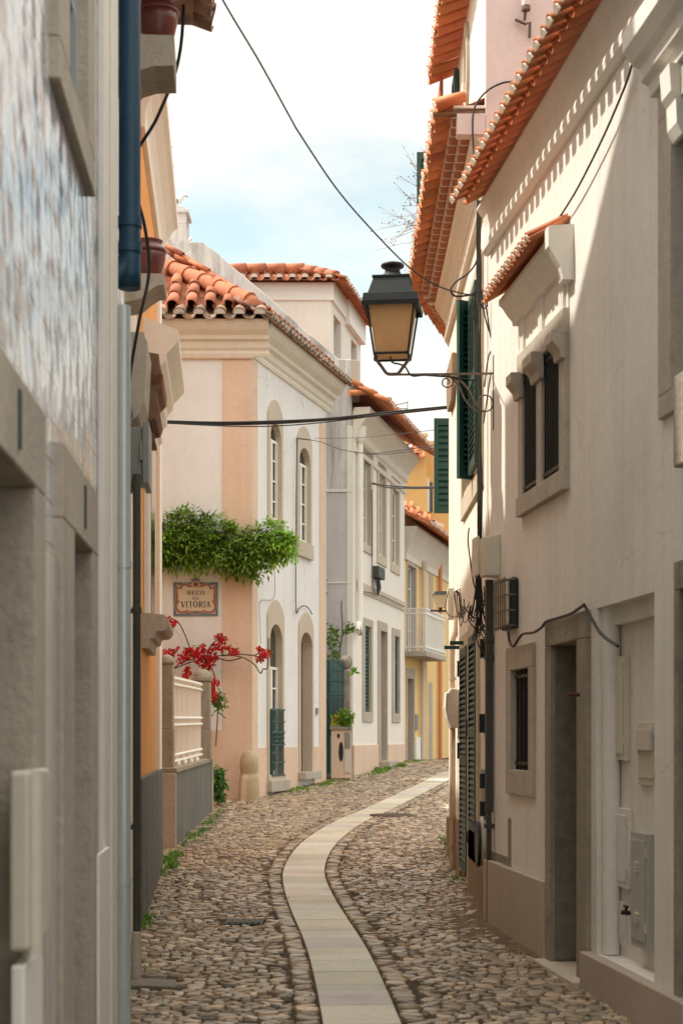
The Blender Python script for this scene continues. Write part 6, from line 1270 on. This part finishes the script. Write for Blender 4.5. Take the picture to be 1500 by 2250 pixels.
# dry weed on the eave
dw = thing('dry_weed', 'wiry dry weed with dark seed heads growing from the corner house eave', 'weed', (.86, 16.6, 6.75)); mb = MB(); hd = MB()
for k in range(34):
    d = Rr.uniform(15.9, 17.2); b0 = Vector((.88, d, 6.78 + Rr.uniform(0, .05))); ln = Rr.uniform(.18, .6); di = Vector((-Rr.uniform(.05, .5), Rr.uniform(-.3, .3), Rr.uniform(-.25, 1))).normalized()
    p1 = b0 + di * ln * .5 + Vector((0, 0, .02)); p2 = b0 + di * ln + Vector((-.05, Rr.uniform(-.1, .1), -.03)); mb.tube([b0, p1, p2], [.0024, .0018, .001], 4)
    for q in range(3):
        e2_ = p1 + (p2 - p1) * Rr.random() + Vector((Rr.uniform(-.08, .05), Rr.uniform(-.06, .06), Rr.uniform(-.05, .08))); mb.tube([p1 + (p2 - p1) * .3, e2_], .0013, 3, caps=False); hd.lathe(e2_, [(.002, -.006), (.007, 0), (.002, .006)], 5)
build(mb, 'stalks', 'wood', dw); hd_ = build(hd, 'seed_heads', 'stem', dw); hd_['kind'] = 'stuff'
mb = MB(); louver(bpy.data.objects['corner_house'], Fr((.84, 18.3), (1, 0), -1), 0, .32, EYE + (1620 - 522) / 3600 * 18.3, EYE + (1620 - 336) / 3600 * 18.3, 0, name='upper_shutter')
r = thing('vent_pipe', 'rusted flue bracket and pipe end on the pink end wall', 'vent pipe', W(1155, 60, 13.17)); mb = MB(); mb.tube([W(1155, -60, 13.12), W(1155, 14, 13.12)], .035, 12); build(mb, 'pipe', 'pink', r); mb = MB(); mb.tube([W(1155, 12, 13.12), W(1155, 22, 13.12)], .036, 12); mb.tube([W(1154, 24, 13.13), W(1152, 44, 13.16)], .012, 6); mb.tube([W(1132, 42, 13.17), W(1155, 52, 13.15), W(1164, 48, 13.15), W(1163, 82, 13.17)], .012, 6); build(mb, 'bracket', 'rustiron', r)
# =================================================================== ground fittings and weeds
mb = MB(); z = GZ(MAN.y) + .022; mb.lathe((MAN.x, MAN.y, z), [(.33, -.03), (.33, .008), (.30, .008), (.295, .002), (.001, .002)], 40)
for k in range(-5, 6): 
    w_ = math.sqrt(.28 ** 2 - (k * .05) ** 2); mb.rbox((MAN.x - w_, MAN.y + k * .05 - .012, z + .002), (MAN.x + w_, MAN.y + k * .05 + .012, z + .010))
solo(mb, 'manhole_cover', 'rustiron', 'round ribbed iron manhole cover beside the slab path', 'manhole cover')
mb = MB(); z = GZ(GRT.y) + .016; mb.rbox((GRT.x - .15, GRT.y - .17, z - .04), (GRT.x + .15, GRT.y + .17, z))
for k in range(6): mb.rbox((GRT.x - .13 + k * .046, GRT.y - .14, z), (GRT.x - .10 + k * .046, GRT.y + .14, z + .008))
solo(mb, 'drain_grate', 'greenpipe', 'small worn iron drain grate set in the cobbles left of the path', 'drain grate')
mb = MB(); z = GZ(10.3) + .012; mb.add([(-1.55, 10.22, z), (-1.02, 10.12, z), (-1.05, 10.42, z), (-1.55, 10.55, z), (-1.55, 10.22, z - .06), (-1.02, 10.12, z - .06), (-1.05, 10.42, z - .06), (-1.55, 10.55, z - .06)], [(0, 1, 2, 3), (0, 1, 5, 4), (1, 2, 6, 5), (2, 3, 7, 6)]); solo(mb, 'paving_slab', 'greenpipe' if False else 'greydoorstone', 'flat grey slab set in the cobbles by the thin dark downpipe', 'paving slab', bevel=.008)
mb = MB()
def tuft(x, y, n, L_, tint):
    for q in range(n):
        a = Rr.uniform(0, 6.28); k = Rr.random() * .09; p = Vector((x + k * math.cos(a), y + k * 2 * math.sin(a), GZ(y) + Rr.uniform(0, .03))); v = Rr.uniform(.5, 1.3)
        leaf(mb, p, Vector((Rr.uniform(-1, 1), Rr.uniform(-1, 1), Rr.uniform(.2, 1.4))), Vector((0, 0, 1)), L_ * Rr.uniform(.5, 1.3), L_ * .35, (v * tint[0], v * tint[1], v * tint[2]))
for px, py, n, L_ in ((365, 1898, 90, .09), (385, 1885, 70, .08), (378, 1910, 60, .08), (352, 1925, 40, .07), (318, 2030, 50, .09), (313, 2045, 30, .07), (1000, 1868, 60, .07), (985, 1862, 40, .07), (1010, 1912, 60, .06), (972, 1850, 30, .06), (1003, 1935, 30, .05), (448, 1828, 40, .05), (430, 1838, 40, .05), (460, 1812, 40, .05)):
    g = gpix(px, py); tuft(g.x, g.y, n, L_, (.8, .9, .7))
for k in range(70):     # along the feet of the walls
    t = Rr.random(); y = 28.2 + t * 12; x = left_x(y) + Rr.uniform(.05, .45); tuft(x, y, Rr.randint(8, 26), .09 if 33.6 < y < 37.5 else .055, (.9, .9, .5))
for k in range(40): y = Rr.uniform(19.5, 25.3); tuft(-1.93 + Rr.uniform(.0, .12), y, 8, .05, (.7, .8, .6))
for k in range(240):     # in the joints
    y = Rr.uniform(9, 30); x = Rr.uniform(left_x(y), min(right_x(y), 2)); 
    if np.hypot(PC[:, 0] - x, PC[:, 1] - y).min() > .24: tuft(x, y, 4, .028, (.6, .7, .4))
build_w = solo(mb, 'weeds', 'leaf', None, None, None, 'stuff', recalc=False)

mb = MB(); k = 26; c = gpix(1030, 2035)      # gritty earth washed up by the right wall
def gz(x, y): return GZ(y) + .004 + .016 * mnoise.noise((x * 6, y * 3, 2)) + .012 * mnoise.noise((x * 17, y * 9, 4))
nx, ny = 14, 40
for i in range(ny + 1):
    for j in range(nx + 1):
        y = 10.6 + 4.6 * i / ny; xr = right_x(y) - .0; wd = .75 * math.sin(math.pi * min(1, max(0, (y - 10.5) / 4.8))) * (1 + .35 * mnoise.noise((y * 2, 0, 8))) + .05
        x = xr - wd * (1 - j / nx); mb.v.append((x, y, gz(x, y) - .035 * (1 - j / nx) ** 1.5 + .02 * (j / nx)))
for i in range(ny):
    for j in range(nx): a = i * (nx + 1) + j; mb.f.append((a, a + 1, a + nx + 2, a + nx + 1)); mb.mi.append(0); mb.sm.append(True); mb.c.append((1, 1, 1))
solo(mb, 'sand_drift', 'sand', None, None, None, 'stuff', recalc=False)
